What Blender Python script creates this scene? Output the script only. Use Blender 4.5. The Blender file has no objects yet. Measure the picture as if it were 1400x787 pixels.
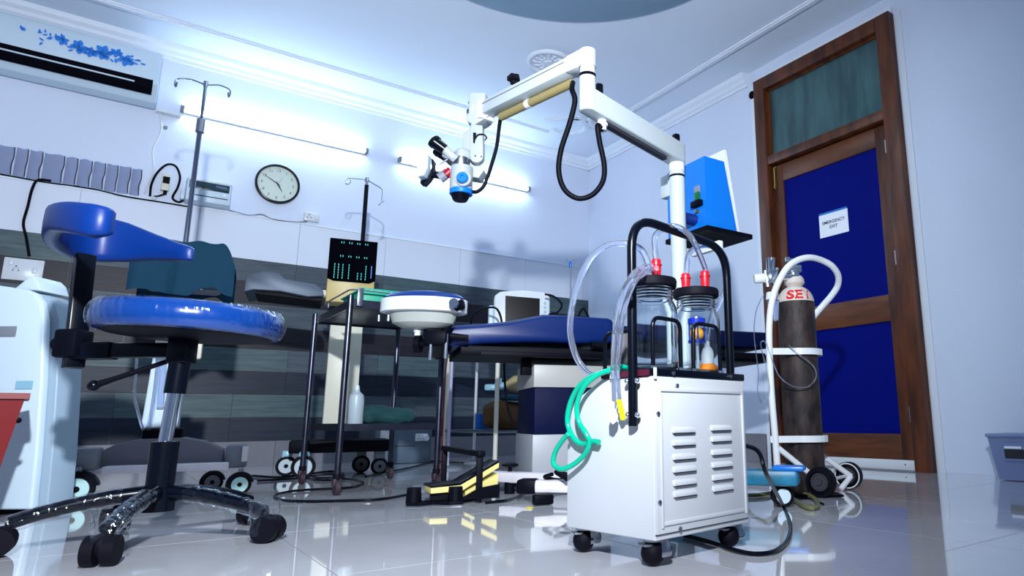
import bpy, bmesh, math, random
from mathutils import Vector, Matrix, noise
random.seed(7)
R = math.radians; PI = math.pi
scn = bpy.context.scene
COL = scn.collection

# ---------------------------------------------------------------- camera
PITCH, ROLL, YAW, CAMH = R(11.27), R(-.4806), R(37.703), .28
FPX, CXP, CYP = 898.74, 859.37, 393.5
fw = Vector((math.sin(YAW)*math.cos(PITCH), math.cos(YAW)*math.cos(PITCH), math.sin(PITCH)))
rt0 = Vector((math.cos(YAW), -math.sin(YAW), 0)); up0 = rt0.cross(fw)
rt = rt0*math.cos(ROLL) + up0*math.sin(ROLL); up = rt.cross(fw)
cd = bpy.data.cameras.new('camera'); cam = bpy.data.objects.new('camera', cd); COL.objects.link(cam)
cam.matrix_world = Matrix(((rt.x, up.x, -fw.x, 0), (rt.y, up.y, -fw.y, 0), (rt.z, up.z, -fw.z, CAMH), (0, 0, 0, 1)))
cd.sensor_fit = 'HORIZONTAL'; cd.sensor_width = 36; cd.lens = 36*FPX/1400
cd.shift_x = -(CXP-700)/1400; cd.clip_start = .02; cd.clip_end = 50
scn.camera = cam
# ---------------------------------------------------------------- world, exposure, key lamp
scn.view_settings.view_transform = 'Standard'; scn.view_settings.look = 'None'
scn.view_settings.gamma = 1; scn.view_settings.exposure = 0.0
W = bpy.data.worlds.new('world'); scn.world = W; W.use_nodes = True
W.node_tree.nodes['Background'].inputs[0].default_value = (.25, .5, 1, 1)
W.node_tree.nodes['Background'].inputs[1].default_value = .05
def area(name, loc, target, size, power, col):
    l = bpy.data.lights.new(name, 'AREA'); l.shape = 'DISK'; l.size = size; l.energy = power; l.color = col
    o = bpy.data.objects.new(name, l); COL.objects.link(o); o.location = loc
    o.rotation_euler = (Vector(target)-Vector(loc)).to_track_quat('-Z', 'Y').to_euler()
    return o
# the flash lamp standing behind and left of the photographer that throws the hard shadows
def spot(name, loc, target, power, col, deg, blend, rad):
    l = bpy.data.lights.new(name, 'SPOT'); l.energy = power; l.color = col; l.spot_size = R(deg); l.spot_blend = blend; l.shadow_soft_size = rad
    o = bpy.data.objects.new(name, l); COL.objects.link(o); o.location = loc
    o.rotation_euler = (Vector(target)-Vector(loc)).to_track_quat('-Z', 'Y').to_euler()
spot('flash_lamp', (-.12, -.10, 1.22), (1.55, 4.96, 1.15), 560, (.88, .94, 1.0), 122, 1.0, .035)
area('fill_light', (1.4, 2.2, 2.60), (1.4, 2.2, 0), .9, 17, (.60, .84, 1.0))  # unseen wide fill from above, added to brighten floor, walls and ceiling

# ---------------------------------------------------------------- measuring helpers (true points in the room)
C0 = Vector((0, 0, CAMH))
def ray(x, y): return (fw*FPX + rt*(x-CXP) - up*(y-CYP))/FPX
def at(x, y, D): return C0 + ray(x, y)*D
def fl(x, y, h=0.):
    d = ray(x, y); return C0 + d*((h-CAMH)/d.z)
def pyw(x, y, Y):
    d = ray(x, y); return C0 + d*(Y/d.y)
def pxw(x, y, X):
    d = ray(x, y); return C0 + d*(X/d.x)
CAMRZ = -YAW
class Fr:                       # an upright frame: origin on the floor plan and yaw
    def __init__(s, o, rz=CAMRZ, z=0.):
        s.o = Vector((o[0], o[1], z)); s.rz = rz
        s.ax = Vector((math.cos(rz), math.sin(rz), 0)); s.ay = Vector((-math.sin(rz), math.cos(rz), 0))
    def hit(s, x, y, yo=0.):    # local x,z where the sight line meets the local plane y = yo
        d = ray(x, y); t = ((s.o + s.ay*yo - C0).dot(s.ay))/d.dot(s.ay)
        p = C0 + d*t - s.o; return (p.dot(s.ax), p.z)
    def h3(s, x, y, yo=0.):
        a, b = s.hit(x, y, yo); return Vector((a, yo, b))
    def loc(s, P):
        q = Vector(P)-s.o; return Vector((q.dot(s.ax), q.dot(s.ay), q.z))

# ---------------------------------------------------------------- materials
def mat(name, col, rough=.5, metal=0., spec=.5, trans=0., alpha=1., coat=0., noise_amt=0., nscale=8., bump=0., bscale=40., col2=None, emit=None, estr=0., ior=1.45, stretch=None):
    m = bpy.data.materials.new(name); m.use_nodes = True; nt = m.node_tree; b = nt.nodes['Principled BSDF']
    b.inputs['Base Color'].default_value = (*col, 1); b.inputs['Roughness'].default_value = rough
    b.inputs['Metallic'].default_value = metal; b.inputs['Specular IOR Level'].default_value = spec
    b.inputs['Transmission Weight'].default_value = trans; b.inputs['Alpha'].default_value = alpha
    b.inputs['Coat Weight'].default_value = coat; b.inputs['IOR'].default_value = ior
    if emit: b.inputs['Emission Color'].default_value = (*emit, 1); b.inputs['Emission Strength'].default_value = estr
    tc = mp = None
    if noise_amt or bump or col2:
        tc = nt.nodes.new('ShaderNodeTexCoord'); mp = nt.nodes.new('ShaderNodeMapping')
        nt.links.new(tc.outputs['Object'], mp.inputs[0])
        if stretch: mp.inputs['Scale'].default_value = stretch
    if noise_amt or col2:
        n = nt.nodes.new('ShaderNodeTexNoise'); n.inputs['Scale'].default_value = nscale; n.inputs['Detail'].default_value = 6
        nt.links.new(mp.outputs[0], n.inputs[0])
        r = nt.nodes.new('ShaderNodeValToRGB'); c2 = col2 or tuple(max(0, c*(1-noise_amt)) for c in col)
        r.color_ramp.elements[0].position = .35; r.color_ramp.elements[1].position = .65
        r.color_ramp.elements[0].color = (*c2, 1); r.color_ramp.elements[1].color = (*col, 1)
        nt.links.new(n.outputs[0], r.inputs[0]); nt.links.new(r.outputs[0], b.inputs['Base Color'])
    if bump:
        n2 = nt.nodes.new('ShaderNodeTexNoise'); n2.inputs['Scale'].default_value = bscale; n2.inputs['Detail'].default_value = 4
        nt.links.new(mp.outputs[0], n2.inputs[0])
        bp = nt.nodes.new('ShaderNodeBump'); bp.inputs['Strength'].default_value = bump; bp.inputs['Distance'].default_value = .01
        nt.links.new(n2.outputs[0], bp.inputs['Height']); nt.links.new(bp.outputs[0], b.inputs['Normal'])
    return m
def plank_mat(name, dark, light):
    m = bpy.data.materials.new(name); m.use_nodes = True; nt = m.node_tree; b = nt.nodes['Principled BSDF']
    tc = nt.nodes.new('ShaderNodeTexCoord'); mp = nt.nodes.new('ShaderNodeMapping'); oi = nt.nodes.new('ShaderNodeObjectInfo')
    mul = nt.nodes.new('ShaderNodeVectorMath'); mul.operation = 'SCALE'; mul.inputs[3].default_value = 9
    cmb = nt.nodes.new('ShaderNodeCombineXYZ'); nt.links.new(oi.outputs['Random'], cmb.inputs[0]); nt.links.new(oi.outputs['Random'], cmb.inputs[2])
    nt.links.new(cmb.outputs[0], mul.inputs[0])
    add = nt.nodes.new('ShaderNodeVectorMath'); nt.links.new(tc.outputs['Object'], add.inputs[0]); nt.links.new(mul.outputs[0], add.inputs[1])
    nt.links.new(add.outputs[0], mp.inputs[0]); mp.inputs['Scale'].default_value = (1.6, 1, 22)
    n = nt.nodes.new('ShaderNodeTexNoise'); n.inputs['Scale'].default_value = 2.2; n.inputs['Detail'].default_value = 8; n.inputs['Roughness'].default_value = .65
    nt.links.new(mp.outputs[0], n.inputs[0])
    r = nt.nodes.new('ShaderNodeValToRGB'); r.color_ramp.elements[0].position = .33; r.color_ramp.elements[1].position = .68
    r.color_ramp.elements[0].color = (*dark, 1); r.color_ramp.elements[1].color = (*light, 1)
    nt.links.new(n.outputs[0], r.inputs[0]); nt.links.new(r.outputs[0], b.inputs['Base Color'])
    b.inputs['Roughness'].default_value = .45; b.inputs['Specular IOR Level'].default_value = .3
    return m
WALLC = (.66, .72, .86)
m_wall = mat('wall_paint', WALLC, .75, noise_amt=.04, nscale=1.5, bump=.05, bscale=60)
m_ceil = mat('ceiling_paint', (.74, .82, .94), .8, noise_amt=.03, nscale=1.2)
m_trim = mat('white_moulding', (.74, .79, .88), .5)
m_floor = mat('polished_floor_tile', (.58, .58, .62), .055, noise_amt=.10, nscale=3.5, coat=.6, spec=.65)
m_joint = mat('dark_joint', (.13, .13, .15), .8)
m_dado = mat('white_laminate', (.70, .74, .84), .25)
m_base = mat('beige_tile', (.19, .19, .22), .3, noise_amt=.15, nscale=5)
m_plank = [plank_mat('grey_green_plank', (.034, .06, .072), (.088, .135, .148)), plank_mat('dark_brown_plank', (.004, .004, .010), (.020, .017, .026)),
           plank_mat('pale_grey_plank', (.030, .044, .06), (.082, .105, .13)), plank_mat('dark_blue_plank', (.003, .007, .017), (.015, .024, .048))]
m_black = mat('black_plastic', (.002, .0025, .006), .5, spec=.08)
m_blackg = mat('black_gloss_paint', (.001, .002, .006), .25, spec=.22)
m_rubber = mat('black_rubber', (.003, .003, .007), .6, spec=.1)
m_chrome = mat('chrome', (.75, .78, .82), .12, 1.)
m_pole = mat('dark_chrome', (.30, .33, .40), .15, 1.)
m_bedblue = mat('deep_blue_vinyl', (.0006, .013, .10), .38, spec=.35)
m_steel = mat('dull_steel', (.36, .38, .43), .28, 1.)
m_darksteel = mat('dark_stained_steel', (.08, .085, .12), .3, 1., noise_amt=.3, nscale=14)
m_white = mat('white_enamel', (.66, .69, .73), .3)
m_cart = mat('cream_white_enamel', (.49, .51, .55), .33, noise_amt=.02)
m_cream = mat('cream_enamel', (.62, .60, .50), .4)
m_arm = mat('white_arm_paint', (.46, .52, .55), .35)
m_blue = mat('royal_blue_vinyl', (.001, .024, .17), .38, coat=0, spec=.3, bump=.03, bscale=30)
m_wrapblue = mat('blue_vinyl_under_film', (.001, .034, .20), .25, coat=.1, spec=.4, bump=.12, bscale=9, stretch=(6, 6, 1.))
m_doorblue = mat('blue_door_panel', (.0, .0035, .15), .6, spec=.08)
m_brightblue = mat('bright_blue_enamel', (.002, .15, .60), .35)
m_navy = mat('navy_cover', (.0005, .003, .032), .55, spec=.12, bump=.4, bscale=9)
m_wood = mat('red_brown_door_wood', (.125, .034, .009), .42, col2=(.045, .011, .004), nscale=3, stretch=(6, 6, 1.1), bump=.08, bscale=30)
m_woodh = mat('brown_rail_wood', (.14, .042, .012), .42, col2=(.06, .018, .006), nscale=3, stretch=(6, 1.1, 9))
m_glass = mat('clear_glass', (.93, .98, 1), .03, trans=1., ior=1.45)
m_curt = mat('frosted_green_pane', (.05, .12, .13), .3, col2=(.022, .055, .062), nscale=2.6, stretch=(1, 5, .8), coat=.4)
m_tube = mat('clear_plastic_tube', (.76, .83, 1.0), .08, trans=.93, ior=1.22, spec=1.)
m_green = mat('green_plastic_tube', (.0, .50, .32), .16, trans=.35, ior=1.3, spec=.8)
m_red = mat('red_rubber', (.48, .004, .015), .35)
m_yellow = mat('yellow_plastic', (.85, .66, .01), .35)
m_orange = mat('orange_plastic', (.95, .26, .01), .4)
def film_mat(nm='clear_film', st=.5, sc=24, zs=1., add=.03):
    m = bpy.data.materials.new(nm); m.use_nodes = True; nt = m.node_tree; nt.nodes.clear()
    o = nt.nodes.new('ShaderNodeOutputMaterial'); mx = nt.nodes.new('ShaderNodeMixShader'); tr = nt.nodes.new('ShaderNodeBsdfTransparent'); gl = nt.nodes.new('ShaderNodeBsdfGlossy')
    tc = nt.nodes.new('ShaderNodeTexCoord'); n = nt.nodes.new('ShaderNodeTexNoise'); mp = nt.nodes.new('ShaderNodeMapping'); mp.inputs['Scale'].default_value = (1, 1, zs); nt.links.new(tc.outputs['Object'], mp.inputs[0]); n.inputs['Scale'].default_value = sc; n.inputs['Detail'].default_value = 3; bp = nt.nodes.new('ShaderNodeBump'); bp.inputs['Strength'].default_value = st; bp.inputs['Distance'].default_value = .012
    nt.links.new(mp.outputs[0], n.inputs[0]); nt.links.new(n.outputs[0], bp.inputs['Height']); nt.links.new(bp.outputs[0], gl.inputs['Normal'])
    gl.inputs['Roughness'].default_value = .10; gl.inputs['Color'].default_value = (.85, .92, 1, 1)
    lw = nt.nodes.new('ShaderNodeLayerWeight'); nt.links.new(bp.outputs[0], lw.inputs['Normal']); fr = nt.nodes.new('ShaderNodeMath'); fr.operation = 'POWER'; fr.inputs[1].default_value = 3.; nt.links.new(lw.outputs['Facing'], fr.inputs[0])
    ml = nt.nodes.new('ShaderNodeMath'); ml.operation = 'MULTIPLY_ADD'; ml.inputs[1].default_value = .7; ml.inputs[2].default_value = add; ml.use_clamp = True
    nt.links.new(fr.outputs[0], ml.inputs[0]); nt.links.new(ml.outputs[0], mx.inputs[0]); nt.links.new(tr.outputs[0], mx.inputs[1]); nt.links.new(gl.outputs[0], mx.inputs[2]); nt.links.new(mx.outputs[0], o.inputs[0])
    return m
m_film = film_mat()
m_film2 = film_mat('seat_film', .6, 22, .16, .05)
m_teal = mat('teal_cloth', (.006, .065, .13), .85, bump=.5, bscale=20)
m_greencloth = mat('dark_teal_bundle_cloth', (.004, .045, .052), .85, bump=.5, bscale=26)
m_tealblue = mat('teal_blue_paint', (.01, .20, .36), .4, noise_amt=.5, nscale=12)
m_paper = mat('paper', (.86, .88, .94), .7)
m_wallpaper = mat('grey_blue_sheet', (.50, .57, .80), .7, noise_amt=.08, nscale=6)
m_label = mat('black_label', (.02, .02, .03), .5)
m_ink = mat('dark_blue_ink', (.01, .015, .08), .6)
m_tubeL = mat('lit_tube', (1, 1, 1), .5, emit=(.60, .80, 1.), estr=54)
m_acwhite = mat('pale_blue_white_plastic', (.56, .68, .78), .35)
m_printblue = mat('blue_flower_print', (.02, .20, .70), .5)
m_dark = mat('dark_void', (.002, .002, .005), .8, spec=.05)
m_greytray = mat('grey_metal_tray', (.055, .075, .11), .45, .3)
m_greenplastic = mat('bright_green_tray', (.0, .33, .20), .4)
m_gold = mat('gold_panel', (.55, .42, .16), .4)
m_screen = mat('black_screen', (.001, .001, .003), .25, spec=.12)
m_led = mat('cyan_led', (0, .3, .3), .5, emit=(.1, .9, .75), estr=.45)
m_ledb = mat('blue_led', (0, .1, .3), .5, emit=(.1, .25, 1), estr=.6)
m_red2 = mat('red_bin_plastic', (.16, .002, .004), .4)
m_frost = mat('bluish_clear_plastic', (.22, .28, .50), .25, alpha=.75)
m_rust = mat('worn_black_steel', (.042, .026, .023), .6, col2=(.003, .002, .004), nscale=10, stretch=(3, 3, 1.2), bump=.2, bscale=50)
m_rustspot = mat('worn_cream_cap', (.66, .60, .55), .6, noise_amt=.25, nscale=14)
m_brass = mat('brass', (.35, .25, .08), .35, 1.)
m_grey = mat('grey_plastic', (.18, .20, .24), .5)
m_bag = mat('pale_yellow_rubber', (.46, .38, .20), .5)
m_brown = mat('brown_cover', (.085, .04, .008), .7, bump=.3, bscale=20)
m_palecyan = mat('pale_cyan_plastic', (.25, .48, .60), .35)
m_yellowpale = mat('pale_yellow_paint', (.72, .62, .22), .4)
m_bluedisc = mat('blue_grey_ceiling_paint', (.26, .38, .50), .8)
m_mint = mat('mint_wheel_centre', (.42, .66, .66), .4)
m_sand = mat('olive_hose', (.14, .14, .05), .5)
m_tape = mat('yellowed_foam_sleeve', (.26, .21, .09), .6)
m_whitetape = mat('white_tape', (.74, .70, .76), .6, noise_amt=.1, nscale=20)
m_flint = mat('clock_face', (.66, .74, .66), .5)
m_scope = mat('microscope_grey_white', (.36, .40, .43), .35)
m_red3 = mat('red_knob', (.3, .002, .02), .35)

# ---------------------------------------------------------------- mesh building
def catmull(pts, n=6):
    P = [Vector(p) for p in pts]
    if len(P) < 3: return P
    P = [P[0]*2-P[1]] + P + [P[-1]*2-P[-2]]; out = []
    for i in range(1, len(P)-2):
        a, b, c, d = P[i-1:i+3]
        for k in range(n):
            t = k/n; out.append(.5*((2*b)+(c-a)*t+(2*a-5*b+4*c-d)*t*t+(-a+3*b-3*c+d)*t**3))
    out.append(P[-2]); return out
def fillet(pts, r, n=5):
    P = [Vector(p) for p in pts]; out = [P[0]]
    for i in range(1, len(P)-1):
        a, b, c = P[i-1:i+2]; u = (a-b); v = (c-b); k = min(r, u.length*.48, v.length*.48)
        p, q = b+u.normalized()*k, b+v.normalized()*k
        for j in range(n+1):
            t = j/n; out.append(p*(1-t)**2+b*2*t*(1-t)+q*t*t)
    out.append(P[-1]); return out
def zto(d):
    return Vector(d).normalized().to_track_quat('Z', 'Y').to_matrix().to_4x4()
class MB:
    def __init__(s): s.bm = bmesh.new()
    def _add(s, vs, fs):
        b = [s.bm.verts.new(v) for v in vs]
        for f in fs:
            try: s.bm.faces.new([b[i] for i in f])
            except ValueError: pass
        return s
    def box(s, c, d, rz=0, bev=0, M=None, seg=1):
        t = bmesh.new(); bmesh.ops.create_cube(t, size=1)
        bmesh.ops.scale(t, vec=Vector(d), verts=t.verts)
        if bev: bmesh.ops.bevel(t, geom=t.edges[:], offset=min(bev, min(d)*.49), segments=max(2, seg), affect='EDGES', profile=.5)
        T = Matrix.Translation(Vector(c)) @ Matrix.Rotation(rz, 4, 'Z')
        if M is not None: T = M @ T
        bmesh.ops.transform(t, matrix=T, verts=t.verts); return s.merge(t)
    def merge(s, t):
        t.verts.index_update(); vs = [v.co.copy() for v in t.verts]; fs = [[v.index for v in f.verts] for f in t.faces]; t.free(); return s._add(vs, fs)
    def cyl(s, a, b, r, r2=None, seg=20, cap=True):
        a, b = Vector(a), Vector(b); r2 = r if r2 is None else r2; Q = zto(b-a).to_3x3(); vs = []
        for p, q in ((a, r), (b, r2)):
            for i in range(seg):
                t = 2*PI*i/seg; vs.append(p + Q @ Vector((q*math.cos(t), q*math.sin(t), 0)))
        fs = [(i, (i+1) % seg, seg+(i+1) % seg, seg+i) for i in range(seg)]
        if cap: fs += [tuple(range(seg-1, -1, -1)), tuple(range(seg, 2*seg))]
        return s._add(vs, fs)
    def tube(s, pts, r, seg=10, smooth=True, n=6, flat=1., cap=True):
        P = catmull(pts, n) if smooth else [Vector(p) for p in pts]
        Q = [P[0]]
        for p in P[1:]:
            if (p-Q[-1]).length > 1e-5: Q.append(p)
        P = Q; rs = r if isinstance(r, (list, tuple)) else None
        T = [(P[min(i+1, len(P)-1)]-P[max(i-1, 0)]).normalized() for i in range(len(P))]
        x = T[0].orthogonal().normalized(); vs = []
        for i, p in enumerate(P):
            x = (x - T[i]*x.dot(T[i])).normalized(); y = T[i].cross(x)
            if rs:
                u = i/(len(P)-1)*(len(rs)-1); k = min(int(u), len(rs)-2); q = rs[k]+(rs[k+1]-rs[k])*(u-k)
            else: q = r
            for j in range(seg):
                a = 2*PI*j/seg; vs.append(p + x*q*math.cos(a) + y*q*flat*math.sin(a))
        fs = [(i*seg+j, i*seg+(j+1) % seg, (i+1)*seg+(j+1) % seg, (i+1)*seg+j) for i in range(len(P)-1) for j in range(seg)]
        if cap: fs += [tuple(range(seg-1, -1, -1)), tuple((len(P)-1)*seg+j for j in range(seg))]
        return s._add(vs, fs)
    def lathe(s, prof, o=(0, 0, 0), seg=32, M=None, fn=None):
        vs = []; fs = []; T = Matrix.Translation(Vector(o))
        if M is not None: T = T @ M
        for k, (r, z) in enumerate(prof):
            for i in range(seg):
                a = 2*PI*i/seg; v = Vector((r*math.cos(a), r*math.sin(a), z))
                if fn: v = fn(v, a, k)
                vs.append(T @ v)
        n = len(prof)
        for k in range(n-1):
            for i in range(seg): fs.append((k*seg+i, k*seg+(i+1) % seg, (k+1)*seg+(i+1) % seg, (k+1)*seg+i))
        ring = prof[0][0] > 1e-6 and prof[-1][0] > 1e-6
        if ring:
            for i in range(seg): fs.append(((n-1)*seg+i, (n-1)*seg+(i+1) % seg, (i+1) % seg, i))
        if prof[0][0] > 1e-6 and not ring: fs.append(tuple(range(seg-1, -1, -1)))
        if prof[-1][0] > 1e-6 and not ring: fs.append(tuple((n-1)*seg+i for i in range(seg)))
        s._add(vs, fs); return s
    def ball(s, c, r, seg=20, M=None):
        r = (r, r, r) if not hasattr(r, '__len__') else r
        t = bmesh.new(); bmesh.ops.create_uvsphere(t, u_segments=seg, v_segments=max(8, seg*2//3), radius=1)
        T = Matrix.Translation(Vector(c))
        if M is not None: T = T @ M
        T = T @ Matrix.Diagonal((*r, 1)); bmesh.ops.transform(t, matrix=T, verts=t.verts); return s.merge(t)
    def sup(s, c, r, e=.35, seg=32, amp=0, fr=8, M=None, seed=0, zmin=None):   # soft box: superellipsoid with folds
        t = bmesh.new(); bmesh.ops.create_uvsphere(t, u_segments=seg, v_segments=seg*2//3, radius=1)
        for v in t.verts:
            q = v.co.copy(); f = lambda a: math.copysign(abs(a)**e, a)
            p = Vector((f(q.x), f(q.y), f(q.z))); m = max(abs(p.x), abs(p.y), abs(p.z), 1e-6)
            p = Vector((p.x*r[0], p.y*r[1], p.z*r[2]))
            if amp: p += q*amp*noise.noise(p*fr+Vector((seed, seed*2, 0))) + q*amp*.5*noise.noise(p*fr*2.5+Vector((seed, 0, 5)))
            if zmin is not None: p.z = max(p.z, zmin)
            v.co = p
        T = Matrix.Translation(Vector(c))
        if M is not None: T = T @ M
        bmesh.ops.transform(t, matrix=T, verts=t.verts); return s.merge(t)
    def prism(s, poly, d0, d1, plane='XZ', bev=0, M=None):
        t = bmesh.new()
        def P(u, v, w): return Vector((u, w, v)) if plane == 'XZ' else (Vector((u, v, w)) if plane == 'XY' else Vector((w, u, v)))
        n = len(poly); a = [t.verts.new(P(u, v, d0)) for u, v in poly]; b = [t.verts.new(P(u, v, d1)) for u, v in poly]
        t.faces.new(a); t.faces.new(b[::-1])
        for i in range(n): t.faces.new((a[i], b[i], b[(i+1) % n], a[(i+1) % n]))
        bmesh.ops.recalc_face_normals(t, faces=t.faces)
        if bev: bmesh.ops.bevel(t, geom=[e for e in t.edges if e.calc_face_angle(0) > .5], offset=bev, segments=3, affect='EDGES', profile=.5)
        if M is not None: bmesh.ops.transform(t, matrix=M, verts=t.verts)
        return s.merge(t)
    def grid(s, fn, nu, nv, thick=0):
        vs = [fn(i/(nu-1), j/(nv-1)) for j in range(nv) for i in range(nu)]
        fs = [(j*nu+i, j*nu+i+1, (j+1)*nu+i+1, (j+1)*nu+i) for j in range(nv-1) for i in range(nu-1)]
        t = bmesh.new(); b = [t.verts.new(v) for v in vs]
        for f in fs: t.faces.new([b[k] for k in f])
        if thick: bmesh.ops.solidify(t, geom=t.faces[:], thickness=thick)
        return s.merge(t)
def obj(name, mb, m, parent=None, loc=None, smooth=True, ang=35, world=False):
    me = bpy.data.meshes.new(name); bm = mb.bm
    bmesh.ops.recalc_face_normals(bm, faces=bm.faces)
    if world and parent is not None:
        inv = root_matrix(parent).inverted(); bmesh.ops.transform(bm, matrix=inv, verts=bm.verts)
    if loc is not None and world: bmesh.ops.translate(bm, vec=-Vector(loc), verts=bm.verts)
    bm.to_mesh(me); bm.free(); me.materials.append(m)
    if smooth:
        me.polygons.foreach_set('use_smooth', [True]*len(me.polygons)); me.set_sharp_from_angle(angle=R(ang))
    o = bpy.data.objects.new(name, me); COL.objects.link(o)
    if loc is not None: o.location = loc
    if parent is not None: o.parent = parent
    return o
def root_matrix(p):
    M = Matrix.Translation(p.location) @ p.rotation_euler.to_matrix().to_4x4()
    return root_matrix(p.parent) @ M if p.parent is not None else M
def tag(o, label, cat=None, group=None):
    o['label'] = label
    if cat: o['category'] = cat
    if group: o['group'] = group
    return o
def thing(name, label, cat, loc=(0, 0, 0), rz=0, group=None):
    o = bpy.data.objects.new(name, None); COL.objects.link(o); o.location = loc; o.rotation_euler = (0, 0, rz); o.empty_display_size = .1
    return tag(o, label, cat, group)
def single(name, mb, m, label, cat, loc, group=None, **k):
    return tag(obj(name, mb, m, loc=loc, **k), label, cat, group)
def struct(name, mb, m, **k):
    o = obj(name, mb, m, **k); o['kind'] = 'structure'; return o
def copy_tree(o, parent=None):
    c = o.copy(); COL.objects.link(c); c.parent = parent
    for ch in list(o.children): copy_tree(ch, c)
    return c
def text_mesh(txt, size, depth=.0006, align='CENTER', bold=0., spacing=1.):
    cu = bpy.data.curves.new('lettering', 'FONT'); cu.body = txt; cu.size = size; cu.extrude = depth; cu.align_x = align; cu.align_y = 'CENTER'; cu.offset = bold; cu.space_line = spacing
    o = bpy.data.objects.new('lettering', cu); COL.objects.link(o); bpy.context.view_layer.update()
    me = bpy.data.meshes.new_from_object(o.evaluated_get(bpy.context.evaluated_depsgraph_get()))
    t = bmesh.new(); t.from_mesh(me); bpy.data.objects.remove(o); bpy.data.curves.remove(cu); bpy.data.meshes.remove(me); return t
def text_part(name, txt, size, m, parent, M, **k):
    mb = MB(); t = text_mesh(txt, size, **k); bmesh.ops.transform(t, matrix=M, verts=t.verts); mb.merge(t)
    return obj(name, mb, m, parent, smooth=False)
# ================================================================ THE ROOM
XL, XR, Y0, YB, ZC = -1.75, 3.363, -1.6, 4.96, 2.72
DY0, DY1, DZ = 1.79, 2.83, 2.60           # door opening on the right wall
# floor: slab with polished tiles
fo = struct('floor', MB().box(((XL+XR)/2, (Y0+YB)/2, -.03), (XR-XL+.2, YB-Y0+.2, .04)), m_joint, smooth=False)
TS = .6
tm = MB().box((0, 0, -.005), (TS-.0022, TS-.0022, .01)); first = None
xs = [3.363-TS*(k+.5) for k in range(9)]; ys = [4.96-TS*(k+.5) for k in range(11)]
for x in xs:
    for y in ys:
        if first is None:
            o = obj('tile', tm, m_floor, fo, smooth=False); first = o
        else:
            o = first.copy(); COL.objects.link(o)
        o.location = (x, y, 0)
# ceiling
struct('ceiling', MB().box(((XL+XR)/2, (Y0+YB)/2, ZC+.03), (XR-XL+.3, YB-Y0+.3, .06)), m_ceil, smooth=False)
# walls
struct('wall_left', MB().box((XL-.05, (Y0+YB)/2, ZC/2), (.1, YB-Y0, ZC)), m_wall, smooth=False)
struct('wall_front', MB().box(((XL+XR)/2, Y0-.05, ZC/2), (XR-XL+.2, .1, ZC)), m_wall, smooth=False)
wb = struct('wall_back', MB().box(((XL+XR)/2, YB+.07, ZC/2), (XR-XL+.2, .1, ZC)).box(((XL+XR)/2, YB+.01, (ZC+1.655)/2), (XR-XL, .02, ZC-1.655)), m_wall, smooth=False)
wr = MB()
wr.box((XR+.06, (Y0+DY0)/2, ZC/2), (.12, DY0-Y0, ZC)); wr.box((XR+.06, (DY1+YB)/2, ZC/2), (.12, YB-DY1, ZC)); wr.box((XR+.06, (DY0+DY1)/2, (DZ+ZC)/2), (.12, DY1-DY0, ZC-DZ))
wr.box((XR+.25, (DY0+DY1)/2, DZ/2), (.02, DY1-DY0+.3, DZ))
wright = struct('wall_right', wr, m_wall, smooth=False)
# dado of wood-look strips, white laminate panels and skirting tiles on the back wall
rows = 8; z0 = .16; rh = (1.355-.16)/rows
pl = {}
for k in range(rows):
    z = 1.355-rh*(k+.5)
    mi = (0, 1, 2, 1, 2, 3, 2, 3)[k]
    off = -.3 - (.0 if (k//2) % 2 == 0 else .3)
    x = off-1.8
    while x < XR:
        a, b = max(x, XL), min(x+.6*1, XR)
        if b-a > .05:
            key = (round(b-a, 3))
            mm = m_plank[mi] if random.random() > .18 else m_plank[(mi+2) % 4 if mi in (0, 2) else mi]
            mb = MB().box((0, 0, 0), (b-a-.0015, .015, rh-.002))
            o = obj('plank', mb, mm, wb, smooth=False); o.location = ((a+b)/2, YB+.0075+.001*random.random(), z)
        x += .6
for k in range(-4, 7):
    a, b = max(-.3+.6*k, XL), min(.3+.6*k, XR)
    if b-a < .02: continue
    o = obj('laminate_panel', MB().box((0, 0, 0), (b-a-.002, .016, .298)), m_dado, wb, smooth=False); o.location = ((a+b)/2, YB+.008, 1.505)
sk = struct('baseboard_back', MB().box(((XL+XR)/2, YB+.012, .08), (XR-XL, .016, .16)), m_joint, smooth=False)
for k in range(-4, 7):
    a, b = max(.27+.6*k-.6, XL), min(.27+.6*k, XR)
    if b-a < .02: continue
    o = obj('tile', MB().box((0, 0, 0), (b-a-.002, .012, .157)), m_base, sk, smooth=False); o.location = ((a+b)/2, YB-.002, .079)
sr = struct('baseboard_right', MB().box((XR-.003, (DY1+.06+YB)/2, .09), (.006, YB-DY1-.14, .18)), m_joint, smooth=False)
y = YB
while y > DY1+.15:
    b = max(y-.6, DY1+.07)
    o = obj('tile', MB().box((0, 0, 0), (.01, y-b-.002, .178)), m_base, sr, smooth=False); o.location = (XR-.008, (y+b)/2, .09); y -= .6
# ledge line on top of the laminate
struct('trim_1', MB().box(((XL+XR)/2, YB-.002, 1.657), (XR-XL, .012, .008)), m_trim, smooth=False)
# cornice: stepped profile on back and right wall
def cornice(name, p0, p1, inward):
    prof = [(0, 0), (.016, 0), (.016, .022), (.03, .03), (.034, .052), (.055, .07), (.06, .088), (.06, .10), (0, .10)]
    p0, p1, n = Vector(p0), Vector(p1), Vector(inward); mb = MB()
    vs = []
    for p in (p0, p1):
        for u, v in prof: vs.append(p+n*u+Vector((0, 0, v)))
    k = len(prof); fs = [(i, (i+1) % k, k+(i+1) % k, k+i) for i in range(k)]+[tuple(range(k)), tuple(range(2*k-1, k-1, -1))]
    mb._add(vs, fs); return struct(name, mb, m_trim, ang=20)
cornice('trim_2', (XL, YB, ZC-.10), (XR, YB, ZC-.10), (0, -1, 0))
cornice('trim_3', (XR, DY1+.09, ZC-.10), (XR, YB, ZC-.10), (-1, 0, 0))
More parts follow.
